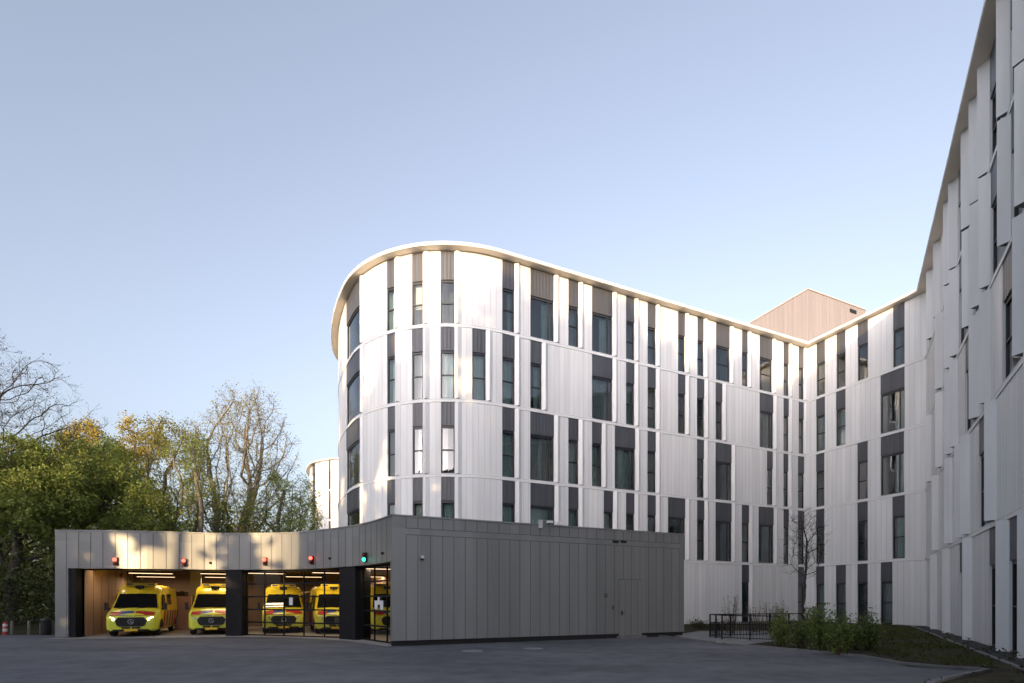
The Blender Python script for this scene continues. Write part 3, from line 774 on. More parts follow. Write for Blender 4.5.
# camera and fittings on the straight wall
s=rs(421.5); p=PR.at(s,.0); e=empty('security_camera',(p.x,p.y,height_at(558,p.y)),math.atan2(U.y,U.x)); tag(e,'small white dome security camera on the grey straight wall near the corner','camera')
k=MB(); k.box((0,-.03,.03),(.14,.06,.14)); bevel(k.build('bracket',M['grey'],e),.01)
k=MB(); k.tube([(0,-.06,.04),(0,-.16,.02)],[.05,.065],12); k.build('housing',M['whitepaint'],e,False)
k=MB(); k.lathe([(.062,0),(.055,-.03),(.03,-.06),(.0,-.065)],(0,-.13,-.03),12); k.build('lens_dome',M['black'],e,True)
s=rs(546); p=PR.at(s,.02); e=empty('floodlight',(p.x,p.y,height_at(524.5,p.y)),math.atan2(U.y,U.x)); tag(e,'pale floodlight bracket clipped on the top edge of the grey wall','floodlight')
k=MB(); k.box((-.28,-.02,.0),(.16,.12,.34)); bevel(k.build('control_box',mat('light_grey_plastic',(.5,.5,.5),.5),e),.015)
k=MB(); k.tube([(-.28,-.03,.14),(.62,-.05,.10)],[.018,.018],6); k.build('arm',M['rim'],e)
k=MB(); k.box((.1,-.12,.10),(.26,.10,.10)); k.box((.5,-.12,.06),(.22,.10,.10)); bevel(k.build('lamp_head',M['whitepaint'],e),.015)
for px,l in ((615.5,'black narrow vent slot in the grey wall above the service door, left of two'),(623.5,'black narrow vent slot in the grey wall above the service door, right of two')):
    s=rs(px); p=PR.at(s,.012); k=MB(); k.box((0,0,0),(.30,.03,.09)); k.box((0,-.02,.055),(.34,.05,.015)); k.box((0,-.018,-.015),(.3,.02,.01))
    o=k.build('vent_slot',M['black']); o.location=(p.x,p.y,height_at(542,p.y)); o.rotation_euler=(0,0,math.atan2(U.y,U.x)); tag(o,l,'vent')
for px,py,l,sz in ((605.6,595.6,'small dark wall box left of and above the service door handle',(.13,.05,.20)),(612.6,607.5,'small dark keypad beside the service door at handle height',(.10,.04,.18))):
    s=rs(px); p=PR.at(s,.0); k=MB(); k.box((0,-sz[1]/2,0),sz); k.box((0,-sz[1]-.004,.03),(sz[0]*.7,.01,sz[2]*.4)); o=k.build('wall_box',M['greyjoint']); o.location=(p.x,p.y,height_at(py,p.y)); o.rotation_euler=(0,0,math.atan2(U.y,U.x)); tag(o,l,'wall box'); bevel(o,.008)

# ------------------------------------------------------------------ ambulances
def make_ambulance():
    root=empty('ambulance',(0,0,0))
    # stations: y, z bottom, z top, half width bottom, half width top
    S=[(0.00,.34,.70,.76,.74),(.03,.28,.84,.86,.82),(.14,.25,.98,.95,.90),(.30,.24,1.06,.985,.93),(.62,.24,1.15,1.0,.93),(.86,.24,1.24,1.0,.90),
       (1.00,.24,1.40,1.0,.875),(1.30,.24,1.80,1.0,.80),(1.55,.24,2.08,1.0,.755),(1.70,.24,2.22,1.0,.75),(1.95,.24,2.36,1.0,.78),(2.3,.24,2.42,1.0,.80),(4.2,.24,2.44,1.0,.82),(5.55,.24,2.42,1.0,.82),(5.68,.28,2.32,.96,.78)]
    b=MB(); rings=[]
    for (y,zb,zt,wb,wt) in S:
        belt=min(zt-.03,1.16); ring=[]
        right=[(wb*.86,zb),(wb*.98,zb+.08),(wb,min(zb+.25,zt-.14)),(wb,belt-.04 if belt-.04>zb+.26 else zb+.27 if zt>zb+.4 else zt-.1)]
        f=(zt-.14-belt)
        right+= [(wb*.35+wt*.65 if f>.2 else wb*.97, max(belt+.02,zt-.13)),(wt*.95,zt-.03),(wt*.6,zt+.012)]
        ring=right+[(0,zt+.02)]+[(-x,z) for x,z in reversed(right)]
        rings.append([(x,y,z) for x,z in ring])
    n=len(rings[0])
    for i in range(len(rings)-1):
        for j in range(n-1):
            b.face([rings[i][j+1],rings[i+1][j+1],rings[i+1][j],rings[i][j]],0 if S[i][0]<.85 and j not in () else 1)
        b.face([rings[i][0],rings[i+1][0],rings[i+1][n-1],rings[i][n-1]],2)
    b.face(list(rings[0]),0); b.face(list(reversed(rings[-1])),1)
    body=b.build('body',[M['lime'],M['yellow'],M['black']],root)
    # merge doubles so that the shading is smooth
    import bmesh as _b
    bm=_b.new(); bm.from_mesh(body.data); _b.ops.remove_doubles(bm,verts=bm.verts,dist=.0005); _b.ops.recalc_face_normals(bm,faces=bm.faces); bm.to_mesh(body.data); bm.free()
    body.data.polygons.foreach_set('use_smooth',[True]*len(body.data.polygons))
    m=body.modifiers.new('split','EDGE_SPLIT'); m.split_angle=math.radians(38)
    def slab(name,pts,m,th=.012,par=root):
        q=[Vector(p) for p in pts]; nrm=(q[1]-q[0]).cross(q[2]-q[0]).normalized()*th
        k=MB(); k.face([p+nrm for p in q]); 
        for a,c in zip(q,q[1:]+q[:1]): k.face([a,c,c+nrm,a+nrm])
        return k.build(name,m,par)
    # windscreen
    stn=[(.90,1.285,.865),(1.0,1.405,.84),(1.20,1.67,.79),(1.42,1.945,.735)]; k=MB()
    for (y0,z0,w0),(y1,z1,w1) in zip(stn,stn[1:]):
        for f0,f1 in ((-1,-.6),(-.6,0),(0,.6),(.6,1)):
            g=lambda f:.03+.018*(1-abs(f))
            k.face([(f0*w0,y0-.02,z0+g(f0)),(f1*w0,y0-.02,z0+g(f1)),(f1*w1,y1-.02,z1+g(f1)),(f0*w1,y1-.02,z1+g(f0))])
    ws=k.build('windscreen',M['vglass'],root,True)
    wp=MB()
    for x in(-.35,.35): wp.tube([(x-.3,.88,1.29),(x+.25,.93,1.36)],[.012,.008],5)
    wp.build('wiper',M['black'],ws)
    # grille with ring emblem
    g=MB(); pr=[(-.54,.54),(-.44,.47),(.44,.47),(.54,.54),(.60,.74),(.48,.89),(-.48,.89),(-.60,.74)]
    q=[(x,-.045+abs(x)*.03,z) for x,z in pr]
    g.face(q); 
    for a,c in zip(q,q[1:]+q[:1]): g.face([a,(a[0],a[1]+.12,a[2]),(c[0],c[1]+.12,c[2]),c])
    gr=g.build('grille',M['black'],root)
    sl=MB()
    for z in (.585,.665,.745): sl.box((0,-.045,z),(.80,.03,.012))
    sl.build('slat',M['tyre'],gr)
    em=MB(); ring=[(math.cos(a*math.pi/12)*.105,-.075,.69+math.sin(a*math.pi/12)*.105) for a in range(25)]; em.tube(ring,[.012]*25,5,0,False)
    for a in (90,210,330): em.tube([(0,-.075,.69),(math.cos(math.radians(a))*.1,-.075,.69+math.sin(math.radians(a))*.1)],[.018,.006],5)
    em.build('emblem',M['rim'],gr)
    lo=MB()
    for sx in(-1,1): lo.box((sx*.2,-.01,.41),(.32,.06,.075))
    for sx in(-1,1): lo.box((sx*.74,.055,.43),(.14,.06,.06))
    bevel(lo.build('air_intake',M['black'],root),.012)
    pl=MB(); pl.box((0,-.02,.31),(.50,.03,.11)); pl.build('licence_plate',M['plate'],root)
    for sx in(-1,1):
        h=MB(); pts=[(sx*.60,.035,.83),(sx*.64,.04,.74),(sx*.86,.09,.745),(sx*.915,.16,.80),(sx*.90,.20,.91),(sx*.78,.10,.91)]
        if sx<0: pts=list(reversed(pts))
        q=[Vector(p)+Vector((sx*.012,-.035,0)) for p in pts]; h.face(q)
        for a,c in zip(q,q[1:]+q[:1]): h.face([a,a+Vector((0,.09,0)),c+Vector((0,.09,0)),c])
        h.build('headlight',M['headoff'],root)
    # red and blue bonnet markings, laid on the bonnet slope
    def on_hood(x,t):   # t 0 front edge .. 1 windscreen base
        ys=[.0,.03,.14,.30,.62,.86]; zs=[.70,.84,.98,1.06,1.15,1.24]
        y=.06+t*.76
        for i in range(5):
            if ys[i]<=y<=ys[i+1]: break
        z=zs[i]+(zs[i+1]-zs[i])*(y-ys[i])/(ys[i+1]-ys[i]); return (x,y-.012,z+.028-.03*abs(x)**3)
    for nm,mm,xs in (('red_marking',M['vred'],((-.86,-.45),(.10,.55),(.55,.86))),('blue_marking',M['vblue'],((-.45,.02),))):
        for (x0,x1) in xs:
            k=MB(); nn=6
            for i in range(nn):
                xa=x0+(x1-x0)*i/nn; xb=x0+(x1-x0)*(i+1)/nn
                t0=lambda x:.02+.10*abs(x); t1=lambda x:.58+.14*math.cos(x*2.2)
                for a_,b_ in ((0,.5),(.5,1)):
                    f0=lambda x,w:t0(x)+(t1(x)-t0(x))*w
                    k.face([on_hood(xa,f0(xa,a_)),on_hood(xb,f0(xb,a_)),on_hood(xb,f0(xb,b_)),on_hood(xa,f0(xa,b_))])
            k.build(nm,mm,root)
    # sides
    for sx in(-1,1):
        def sd(y,z):
            t=0 if z<1.14 else (z-1.14)/1.18; return (sx*(1.012-.115*t),y,z)
        def sidepoly(name,pl,m):
            k=MB(); q=[sd(*p) for p in pl]
            if sx<0: q=list(reversed(q))
            k.face(q); k.face([ (p[0]-sx*.02,p[1],p[2]) for p in reversed(q)])
            return k.build(name,m,root)
        sidepoly('side_window',[(1.22,1.20),(2.20,1.20),(2.20,1.92),(1.78,1.96),(1.50,1.62)],M['vglass'])
        sidepoly('side_window',[(2.75,1.45),(3.75,1.45),(3.75,1.98),(2.75,1.98)],M['vglass'])
        for k_,y in enumerate((1.25,1.95,2.65,3.35,4.05,4.75)):
            sidepoly('red_marking' if k_%2==0 else 'blue_marking',[(y,.38),(y+.38,.38),(y+.84,1.16),(y+.46,1.16)],M['vred'] if k_%2==0 else M['vblue'])
        mi=MB(); mi.tube([(sx*.98,1.12,1.25),(sx*1.12,1.02,1.30)],[.03,.03],6); mi.box((sx*1.16,1.02,1.38),(.12,.16,.36)); bevel(mi.build('mirror',M['black'],root),.03)
        for y in (.98,4.45):
            w=MB(); w.lathe([(.20,-.115),(.335,-.115),(.36,-.07),(.36,.07),(.335,.115),(.20,.115)],(0,0,0),22,0,'x')
            wo=w.build('wheel',M['tyre'],root); wo.location=(sx*.86,y,.36)
            r=MB(); r.lathe([(.0,.09*sx),(.07,.10*sx),(.17,.06*sx),(.205,.118*sx)],(0,0,0),16,0,'x'); r.build('rim',M['rim'],wo,True)
            a=MB(); arc=[(sx*.985,y+math.cos(t)*.44,.36+math.sin(t)*.44) for t in [math.pi*i/12 for i in range(13)]]
            q=[(p[0]+sx*.022,p[1],p[2]) for p in arc]
            if sx<0: q=list(reversed(q))
            a.face(q); a.build('wheel_arch',M['black'],root)
    # beacons and roof fairing
    k=MB(); k.box((0,2.05,2.44),(1.20,.46,.14)); bevel(k.build('roof_fairing',M['yellow'],root),.06,3)
    k=MB()
    for sx in(-1,1): k.box((sx*.42,1.815,2.45),(.26,.03,.06))
    bevel(k.build('beacon',M['bluelens'],root),.02)
    k=MB(); k.box((0,1.70,2.27),(.36,.02,.16)); k.box((0,1.66,2.20),(.09,.02,.14)); k.build('roof_emblem',M['black'],root)
    for o in [x for x in COL.objects if x.parent is root and x.name.startswith('roof_emblem')]: o.location=(0,-.015,.035); o.rotation_euler=(math.radians(-0),0,0)
    return root
amb=make_ambulance(); AR=math.atan2(U.y,U.x)
AMB=[((-17.38,23.72),'yellow ambulance with lit white headlights standing in the open leftmost bay'),
     ((-14.45,25.0),'yellow ambulance partly hidden behind the dark column, right of the cupboard'),
     ((-11.5,26.2),'yellow ambulance facing out centrally behind the wide glazed door'),
     ((-8.67,25.75),'yellow ambulance behind right part of the wide glazed door and second dark column'),
     ((-5.72,25.2),'yellow ambulance behind the narrow glazed door beside the wall corner')]
for i,(p,l) in enumerate(AMB):
    o=amb if i==0 else copy_tree(amb); o.location=(p[0],p[1],.02); o.rotation_euler=(0,0,AR); tag(o,l,'ambulance','ambulances parked in the garage')
for o in [x for x in COL.objects if x.parent is amb and x.name.startswith('headlight')]:
    o.data=o.data.copy(); o.data.materials[0]=M['headon']; o['label']='lit white headlight'

# ------------------------------------------------------------------ ground, bed, kerbs
def sheet(name, pts, z, m):
    k=MB(); k.face([(p[0],p[1],z) for p in pts]); o=k.build(name,m); tag(o,kind='structure'); return o
sheet('ground',[(-400,-300),(400,-300),(400,500),(-400,500)],-.012,M['forest'])
EDGE=[ground_pt(*q) for q in ((653.5,636),(690,640.5),(725,645),(786,650),(858,657),(909,666.5),(960,669.8),(985,671.2))]
spit=ground_pt(985,671.2)
K2=[spit,ground_pt(930,682.5),(6.2,8.2),(2.5,3.0),(0.5,-6)]
sheet('asphalt_yard',[(-80,-60),(0.5,-60)]+list(reversed(K2))+list(reversed(EDGE))[1:]+[(8.2,25.2),(-3,29),(-20,32),(-22.3,25.2),(-34,25.6),(-80,28)],0,M['asphalt'])
wl=lambda s,o=0.: (PW.at(s,o).x,PW.at(s,o).y)
pal=lambda px,o=0.: (PA.at(PA.find(px,0,SIL),o).x,PA.at(PA.find(px,0,SIL),o).y)
bedpts=list(EDGE)+[(K2[1][0],K2[1][1]),K2[2],K2[3],K2[4],(9,-6),wl(31,.05),wl(0,.05),(CW.x-.1,CW.y-.1),pal(684,.05),(8.2,25.2)]
sheet('planting_bed',bedpts,.012,M['soil'])
# thin lawn along the wing
sheet('lawn',[ground_pt(872,652),ground_pt(915,662),ground_pt(965,667.3),ground_pt(1000,668.5),wl(20,.95),wl(14,.95),wl(7,.95),wl(.9,.95),(CJ.x-1.6,CJ.y+1.0),ground_pt(846,629),ground_pt(850,641)],.022,M['lawn'])
sheet('lawn',[pal(686,.3),pal(735,.3),ground_pt(736,631.5),ground_pt(686,632)],.022,M['lawn'])
sheet('path',[ground_pt(672,635.6),ground_pt(700,631.6),ground_pt(760,631.0),ground_pt(800,634),ground_pt(790,640),ground_pt(765,643),ground_pt(745,645.5),ground_pt(713,642.6),ground_pt(690,640.0)],.03,M['concrete'])
gv=sheet('gravel_strip',[wl(31,.02),wl(0,.02),wl(.3,.85),wl(31,.85)],.026,M['gravel'])
def curb(name,pts,w,h,m,z=-.01):
    k=MB()
    pts=[Vector((p[0],p[1],0)) for p in pts]; nn=[]
    for i in range(len(pts)):
        d=(pts[min(i+1,len(pts)-1)]-pts[max(i-1,0)]).normalized(); nn.append(Vector((-d.y,d.x,0)))
    P3=Path(pts,nn); ribbon(k,P3,0,P3.L,z,h,0,w,0,.9); o=k.build(name,m); tag(o,kind='structure'); bevel(o,.012); return o
curb('kerb',EDGE,.12,.075,M['kerb']); curb('kerb',K2[:4],.12,.075,M['kerb'])
curb('edging_strip',[wl(.3,.86),wl(31,.86)],.07,.06,M['concrete'])
curb('edging_strip',[pal(690,.6),pal(800,.6)],.07,.06,M['concrete'])
sheet('path',[ (PG.at(0,.02).x,PG.at(0,.02).y),(PG.at(0,.8).x,PG.at(0,.8).y)]+[(PG.at(PG.L*i/20,.85-.45*(i/20)).x,PG.at(PG.L*i/20,.85-.45*(i/20)).y) for i in range(1,20)]+[(GA.x-.1,GA.y-.1),(GA.x-.2,GA.y+.2)]+[(PG.at(PG.L*i/20,.02).x,PG.at(PG.L*i/20,.02).y) for i in range(19,0,-1)],.008,M['concrete'])
for px,py,l in ((472.5,651,'pale flat cover plate in the asphalt below the grey wall, left of two'),(533,648.6,'pale flat cover plate in the asphalt below the grey wall, right of two')):
    x,y=ground_pt(px,py); k=MB(); k.lathe([(0,.012),(.30,.012),(.34,.008),(.36,0)],(0,0,0),20); k.lathe([(.22,.014),(.25,.014)],(0,0,0),20)
    o=k.build('manhole_cover',mat('pale_cover',(.22,.22,.22),.7,0,(5,.2))); o.location=(x,y,.001); tag(o,l,'manhole cover')
x,y=ground_pt(728,645); k=MB(); k.box((0,0,.03),(.95,.28,.06)); o=k.build('stone_slab',M['concrete']); o.location=(x+.15,y+.25,.03); o.rotation_euler=(0,0,-.35); tag(o,'pale stone edging slab lying in front of the black railing','stone slab'); bevel(o,.01)
x,y=ground_pt(664,635.4); k=MB(); k.box((0,0,.05),(.95,.3,.10)); o=k.build('stone_slab',M['concrete']); o.location=(x,y-.1,0); o.rotation_euler=(0,0,.30); tag(o,'pale stone slab at the foot of the grey wall right of its door','stone slab'); bevel(o,.03)

# ------------------------------------------------------------------ railing
rl=empty('railing',(8.95,22.1,.03)); tag(rl,'black metal railing with balusters round the light well beside the bushes','railing')
poly_=[(14.2,25.0),(8.95,23.5),(8.93,22.1),(10.75,20.9)]
def loc(p,z): return (p[0]-8.95,p[1]-22.1,z)
hr=MB()
for a,b in zip(poly_,poly_[1:]):
    A_,B_=Vector(loc(a,1.02)),Vector(loc(b,1.02)); m_=(A_+B_)/2; d=B_-A_
    hr.box((m_.x,m_.y,1.02),(d.length+.04,.05,.045),0,math.atan2(d.y,d.x))
hr.build('handrail',M['rail'],rl)
lr=MB(); bl=MB()
for si,(a,b) in enumerate(zip(poly_,poly_[1:])):
    A_,B_=Vector(loc(a,0)),Vector(loc(b,0)); d=B_-A_; n=max(2,int(round(d.length/1.1))); an=math.atan2(d.y,d.x)
    for i in range(n+1 if si==2 else n):
        p=A_+d*i/n; k=MB(); k.box((p.x,p.y,.5),(.055,.055,1.0),0,an); k.build('post',M['rail'],rl)
    m_=(A_+B_)/2
    for z in (.08,.66): lr.box((m_.x,m_.y,z),(d.length-.06,.03,.035),0,an)
    nb=int(d.length/.12)
    for i in range(1,nb): p=A_+d*i/nb; bl.box((p.x,p.y,.37),(.016,.016,.55),0,an)
lr.build('lower_rail',M['rail'],rl); bl.build('balusters',M['rail'],rl)

# ------------------------------------------------------------------ plants
def branch(mb, tips, p, d, length, r, lev, maxlev, rg, up=.15, spread=.75, kids_=(5,5,4,4), sides=(8,6,4,3,3), bend=.18, tw=None):
    segs=5 if lev==0 else 4 if lev<3 else 3
    pts=[p.copy()]; rads=[r]; dd=d.normalized()
    r_end=r*(.45 if lev==0 else .3)
    for i in range(segs):
        j=Vector((rg.gauss(0,1),rg.gauss(0,1),rg.gauss(0,.7)))*bend*(.5 if lev==0 else 1)
        dd=(dd+j+Vector((0,0,up if lev>0 else .1))).normalized()
        pts.append(pts[-1]+dd*length/segs); rads.append(r+(r_end-r)*(i+1)/segs)
    mb.tube(pts,rads,sides[min(lev,4)],0,lev==0)
    if lev>=maxlev-1:
        tips.extend(pts[1:])
    if lev==maxlev: return
    n=kids_[min(lev,len(kids_)-1)]
    for i in range(n):
        t=(.45 if lev==0 else .25)+ (.55 if lev==0 else .75)*(i+rg.random()*.8)/n; t=min(t,.995)
        k=min(int(t*segs),segs-1); f=t*segs-k
        q=pts[k].lerp(pts[k+1],f); base=(pts[k+1]-pts[k]).normalized()
        ang=rg.random()*2*math.pi+i*2.4; perp=base.orthogonal().normalized(); perp=Matrix.Rotation(ang,3,base)@perp
        sp=spread*(.7+.6*rg.random())
        nd=(base*math.cos(sp)+perp*math.sin(sp)).normalized()
        ln=length*(.62 if lev==0 else .6)*(.7+.5*rg.random())*(1.15-.45*(t if lev==0 else 0))
        rr_=(rads[k]+(rads[k+1]-rads[k])*f)*(.62 if lev==0 else .6)
        branch(mb,tips,q,nd,ln,max(rr_,tw or .008),lev+1,maxlev,rg,up,spread,kids_,sides,bend,tw)

def leaves(mb, tips, count, rad, size, rg, zmin=-99):
    for _ in range(count):
        t=rg.choice(tips)
        c=t+Vector((rg.gauss(0,rad),rg.gauss(0,rad),rg.gauss(0,rad*.8)))
        if c.z<zmin: continue
        n=Vector((rg.gauss(0,1),rg.gauss(0,1),rg.gauss(0,1)+.5)).normalized(); a=n.orthogonal().normalized(); a=Matrix.Rotation(rg.random()*6.28,3,n)@a; b=n.cross(a)
        s=size*(.6+.8*rg.random()); w=s*.55
        k=len(mb.v)
        mb.v+= [tuple(c-a*s),tuple(c+b*w+a*.1*s),tuple(c+a*s),tuple(c-b*w+a*.1*s)]; mb.f.append((k,k+1,k+2,k+3)); mb.m.append(0); mb.uv.append([(0,0)]*4)

import numpy as np
def grow(seed, H, zb, rx, off=(0,0), n=700, step=.42, lumps=16, lean=0., hollow=.25, stems=1, rz_low=.5):
    """space colonisation: limbs grow towards points scattered through a lumpy crown"""
    g=np.random.default_rng(seed); cz=zb+(H-zb)*.52; rzu=H-cz; rzl=(cz-zb)
    A=[]
    L=g.normal(size=(lumps,3)); L/=np.linalg.norm(L,axis=1)[:,None]; L*= (.35+.5*g.random((lumps,1)))
    lr=.26+.20*g.random(lumps)
    while len(A)<n:
        k=g.integers(lumps); q=g.normal(size=3); q/=np.linalg.norm(q); q=L[k]+q*lr[k]*g.random()**.45
        if np.linalg.norm(q)>1 or np.linalg.norm(q)<hollow*g.random(): continue
        A.append((q[0]*rx+off[0],q[1]*rx+off[1],cz+q[2]*(rzu if q[2]>0 else rzl)))
    A=np.array(A); A[:,2]*=H/ max(A[:,2].max()+.5,1e-3)
    P=[];par=[]
    for si in range(stems):
        x0=np.array([g.normal()*.22*(stems>1),g.normal()*.22*(stems>1),-.1]); d=np.array([lean+g.normal()*.12*(stems>1)+off[0]/max(H,1)*.6,g.normal()*.1*(stems>1),1.])
        prev=-1; m=max(2,int(zb*.95/step))
        for i in range(m+1):
            P.append(x0+d*step*i+g.normal(size=3)*.03); par.append(prev); prev=len(P)-1
    P=[np.array(p) for p in P]; best=np.full(len(A),1e9); bi=np.zeros(len(A),int); start=0; alive=np.ones(len(A),bool)
    for it in range(160):
        new=np.array(P[start:])
        if len(new):
            for c in range(0,len(new),400):
                D=np.linalg.norm(A[:,None,:]-new[None,c:c+400,:],axis=2); j=D.argmin(1); dm=D[np.arange(len(A)),j]; u=dm<best; best[u]=dm[u]; bi[u]=j[u]+start+c
        alive&= best>step*1.5
        if not alive.any(): break
        start=len(P); acc={}
        for i in np.nonzero(alive)[0]:
            if best[i]>step*22: continue
            d=A[i]-P[bi[i]]; acc.setdefault(bi[i],np.zeros(3)); acc[bi[i]]+=d/np.linalg.norm(d)
        if not acc: break
        for k,d in acc.items():
            nn=np.linalg.norm(d)
            if nn<1e-3: d=g.normal(size=3); nn=np.linalg.norm(d)
            d=d/nn
            if par[k]>=0:
                pd=P[k]-P[par[k]]; pd/=np.linalg.norm(pd)+1e-9; d=d*.75+pd*.35
            d=d+g.normal(size=3)*.13; d/=np.linalg.norm(d); q=P[k]+d*step
            P.append(q); par.append(k)
        if len(P)>5200: break
    return P,par
def tree(px, y, topy, label, zb=4., rx=4., off=(0,0), bark='bark', leaf=None, nleaf=0, lrad=.3, lsize=.1, seed=1, group=None, ivy=0, stems=1, name='tree', n=700, step=.42, lumps=16, r0=.3, tip=.018, twigs=2, twl=(.3,.8), twr=.010, lean=0., hollow=.25, low=0.):
    x=at_depth(px,y); H=height_at(topy,y); rg=random.Random(seed)
    e=empty(name,(x,y,0)); tag(e,label,'tree',group)
    P,par=grow(seed,H,zb,rx,off,n,step,lumps,lean,hollow,stems)
    N_=len(P); ch=[[] for _ in range(N_)]
    for i,p in enumerate(par):
        if p>=0: ch[p].append(i)
    ex=2.35; acc=[0.]*N_
    for i in range(N_-1,-1,-1):
        if not ch[i]: acc[i]=tip**ex
        if par[i]>=0: acc[par[i]]+=acc[i]
    rad=[max(a,1e-9)**(1/ex) for a in acc]; k=r0/max(rad)*(1 if stems==1 else .8)
    rad=[max(tip,r*(1+(k-1)*min(1,r/max(rad)*1.6))) for r in rad]
    mb=MB(); roots=[(None,i) for i in range(N_) if par[i]<0]; stack=list(roots)
    while stack:
        pr,i=stack.pop(); chain=[] if pr is None else [pr]; rr_=[] if pr is None else [min(rad[pr],rad[i]*1.15)]
        j=i
        while True:
            chain.append(j); rr_.append(rad[j])
            if not ch[j]: break
            c=sorted(ch[j],key=lambda q:-rad[q])
            for q in c[1:]: stack.append((j,q))
            j=c[0]
        if len(chain)<2: continue
        if pr is None: rr_[0]*=1.35
        rr_[-1]*=.5
        m=max(rr_); mb.tube([P[q] for q in chain],rr_,8 if m>.14 else 5 if m>.05 else 3,0,False)
    tips=[]
    for i in range(N_):
        if rad[i]<max(.05,tip*2.6) and par[i]>=0 and P[i][2]>zb*.7:
            p=Vector(P[i]); d=(p-Vector(P[par[i]])).normalized(); tips.append(p)
            for _ in range(twigs):
                t=(d*.7+Vector((rg.gauss(0,.55),rg.gauss(0,.55),rg.gauss(.15,.45)))).normalized(); l=rg.uniform(*twl); m_=p+t*l*.5; q=m_+(t+Vector((rg.gauss(0,.3),rg.gauss(0,.3),rg.gauss(.1,.2)))).normalized()*l*.5
                mb.tube([p,m_,q],[twr,twr*.8,twr*.5],3,0,False); tips+= [m_,q]
                if rg.random()<.6:
                    s2=m_+(t+Vector((rg.gauss(0,.6),rg.gauss(0,.6),rg.gauss(.1,.5)))).normalized()*l*.5; mb.tube([m_,s2],[twr*.7,twr*.45],3,0,False); tips.append(s2)
    mb.build('trunk',M[bark],e,True)
    if nleaf: lb=MB(); leaves(lb,tips,nleaf,lrad,lsize,rg,low); lb.build('crown',M[leaf],e)
    if ivy:
        lo=[Vector(P[i]) for i in range(N_) if P[i][2]<H*.5 and rad[i]>.09]; lb=MB(); leaves(lb,lo,ivy,.28,.12,rg); lb.build('ivy',M['leafgreen'],e)
    return e

G='trees behind the garage'
tree(228,48,378,'tall bare tree with ivy on its trunks, sunlit upper branches, centre behind garage',zb=4.0,rx=5.6,off=(.6,0),bark='barkgrey',leaf='leafolive',nleaf=9000,lrad=.25,lsize=.075,seed=15,group=G,ivy=5000,stems=3,n=1700,step=.42,lumps=40,r0=.40,tip=.02,twigs=3,twl=(.4,1.1),hollow=.0)
tree(165,46,412,'tree with sunlit orange top left of the tall bare tree',zb=6,rx=3.2,off=(.3,0),leaf='leafolive',nleaf=9000,lrad=.25,lsize=.085,seed=22,group=G,n=600,lumps=14,r0=.28)
tree(193,43.5,428,'slender many stemmed grey tree just left of the tall bare tree',zb=6,rx=2.8,bark='barkgrey',leaf='leafgreen',nleaf=5000,lrad=.25,lsize=.08,seed=33,stems=3,group=G,n=520,lumps=14,r0=.26)
tree(57,40,427,'round dense green tree above the left end of the garage',zb=4.2,rx=5.0,off=(.8,0),bark='barkdark',leaf='leafgreen',nleaf=30000,lrad=.27,lsize=.10,seed=44,group=G,n=900,lumps=20,r0=.36,low=3)
tree(10,36,442,'dense dark green tree at the left edge behind the posts',zb=2.6,rx=5.0,bark='barkdark',leaf='leafgreen',nleaf=30000,lrad=.3,lsize=.10,seed=55,group=G,n=900,lumps=20,r0=.34,low=1.)
tree(112,50,436,'green tree with yellow top right of the round dense tree',zb=5,rx=4.0,leaf='leafgreen',nleaf=17000,lrad=.28,lsize=.10,seed=66,group=G,n=700,lumps=15,r0=.3)
tree(85,56,417,'far tree with bright yellow sunlit top peeping over the round dense tree',zb=9,rx=4.6,leaf='leafyellow',nleaf=20000,lrad=.28,lsize=.11,seed=77,group=G,n=700,lumps=15,r0=.3)
tree(270,46,467,'low spreading tree with thin green leaves next to the far rounded building',zb=3.,rx=4.6,off=(1.0,0),bark='barkdark',leaf='leafgreen',nleaf=7000,lrad=.25,lsize=.08,seed=88,group=G,n=700,lumps=18,r0=.26,lean=.1)
tree(138,41,480,'low dark green bushy tree under the orange topped tree',zb=2.5,rx=3.6,bark='barkdark',leaf='leafgreen',nleaf=14000,lrad=.27,lsize=.09,seed=99,group=G,n=600,lumps=15,r0=.22)
tree(300,60,490,'small thin leaved tree directly left of the far rounded building',zb=4,rx=3.2,bark='barkdark',leaf='leafgreen',nleaf=5200,lrad=.25,lsize=.09,seed=110,group=G,n=500,lumps=14,r0=.2)
tree(147,55,420,'far tree whose sunlit orange top shows between orange tree and yellow tree',zb=10,rx=3.2,leaf='leafyellow',nleaf=9000,lrad=.28,lsize=.10,seed=121,group=G,n=480,lumps=11,r0=.26)
tree(-52,36,318,'large dark bare tree reaching into the frame from the left edge',zb=7,rx=10.2,bark='barkdark',leaf='leafdark',nleaf=5000,lrad=.25,lsize=.055,seed=136,group=G,n=1500,step=.45,lumps=34,r0=.42,tip=.016,twigs=3,twl=(.4,1.0),twr=.009,hollow=.4)
tree(-25,44,428,'dense green tree mostly cut off by the left edge of the picture',zb=4,rx=4.8,bark='barkdark',leaf='leafgreen',nleaf=18000,lrad=.3,lsize=.11,seed=144,group=G,n=700,lumps=16,r0=.32)
# far wood that closes the view low down at the left
fw_=MB(); rg=random.Random(15); pts=[]
for _ in range(2500):
    x=rg.uniform(-85,-31); pts.append(Vector((x,rg.uniform(62,78),rg.uniform(0,9.5+2.2*math.sin(x*.5)+1.3*math.sin(x*1.3)))))
leaves(fw_,pts,30000,.8,.30,rg,.0)
for i in range(24): p=Vector((-84+2.2*i,62+rg.uniform(0,12),0)); fw_.tube([p,p+Vector((.2,0,9))],[.22,.08],6,1)
o=fw_.build('far_wood',[M['leafdark'],M['barkdark']]); tag(o,'far dark wood closing the gaps between the left trees','wood',None,'stuff')

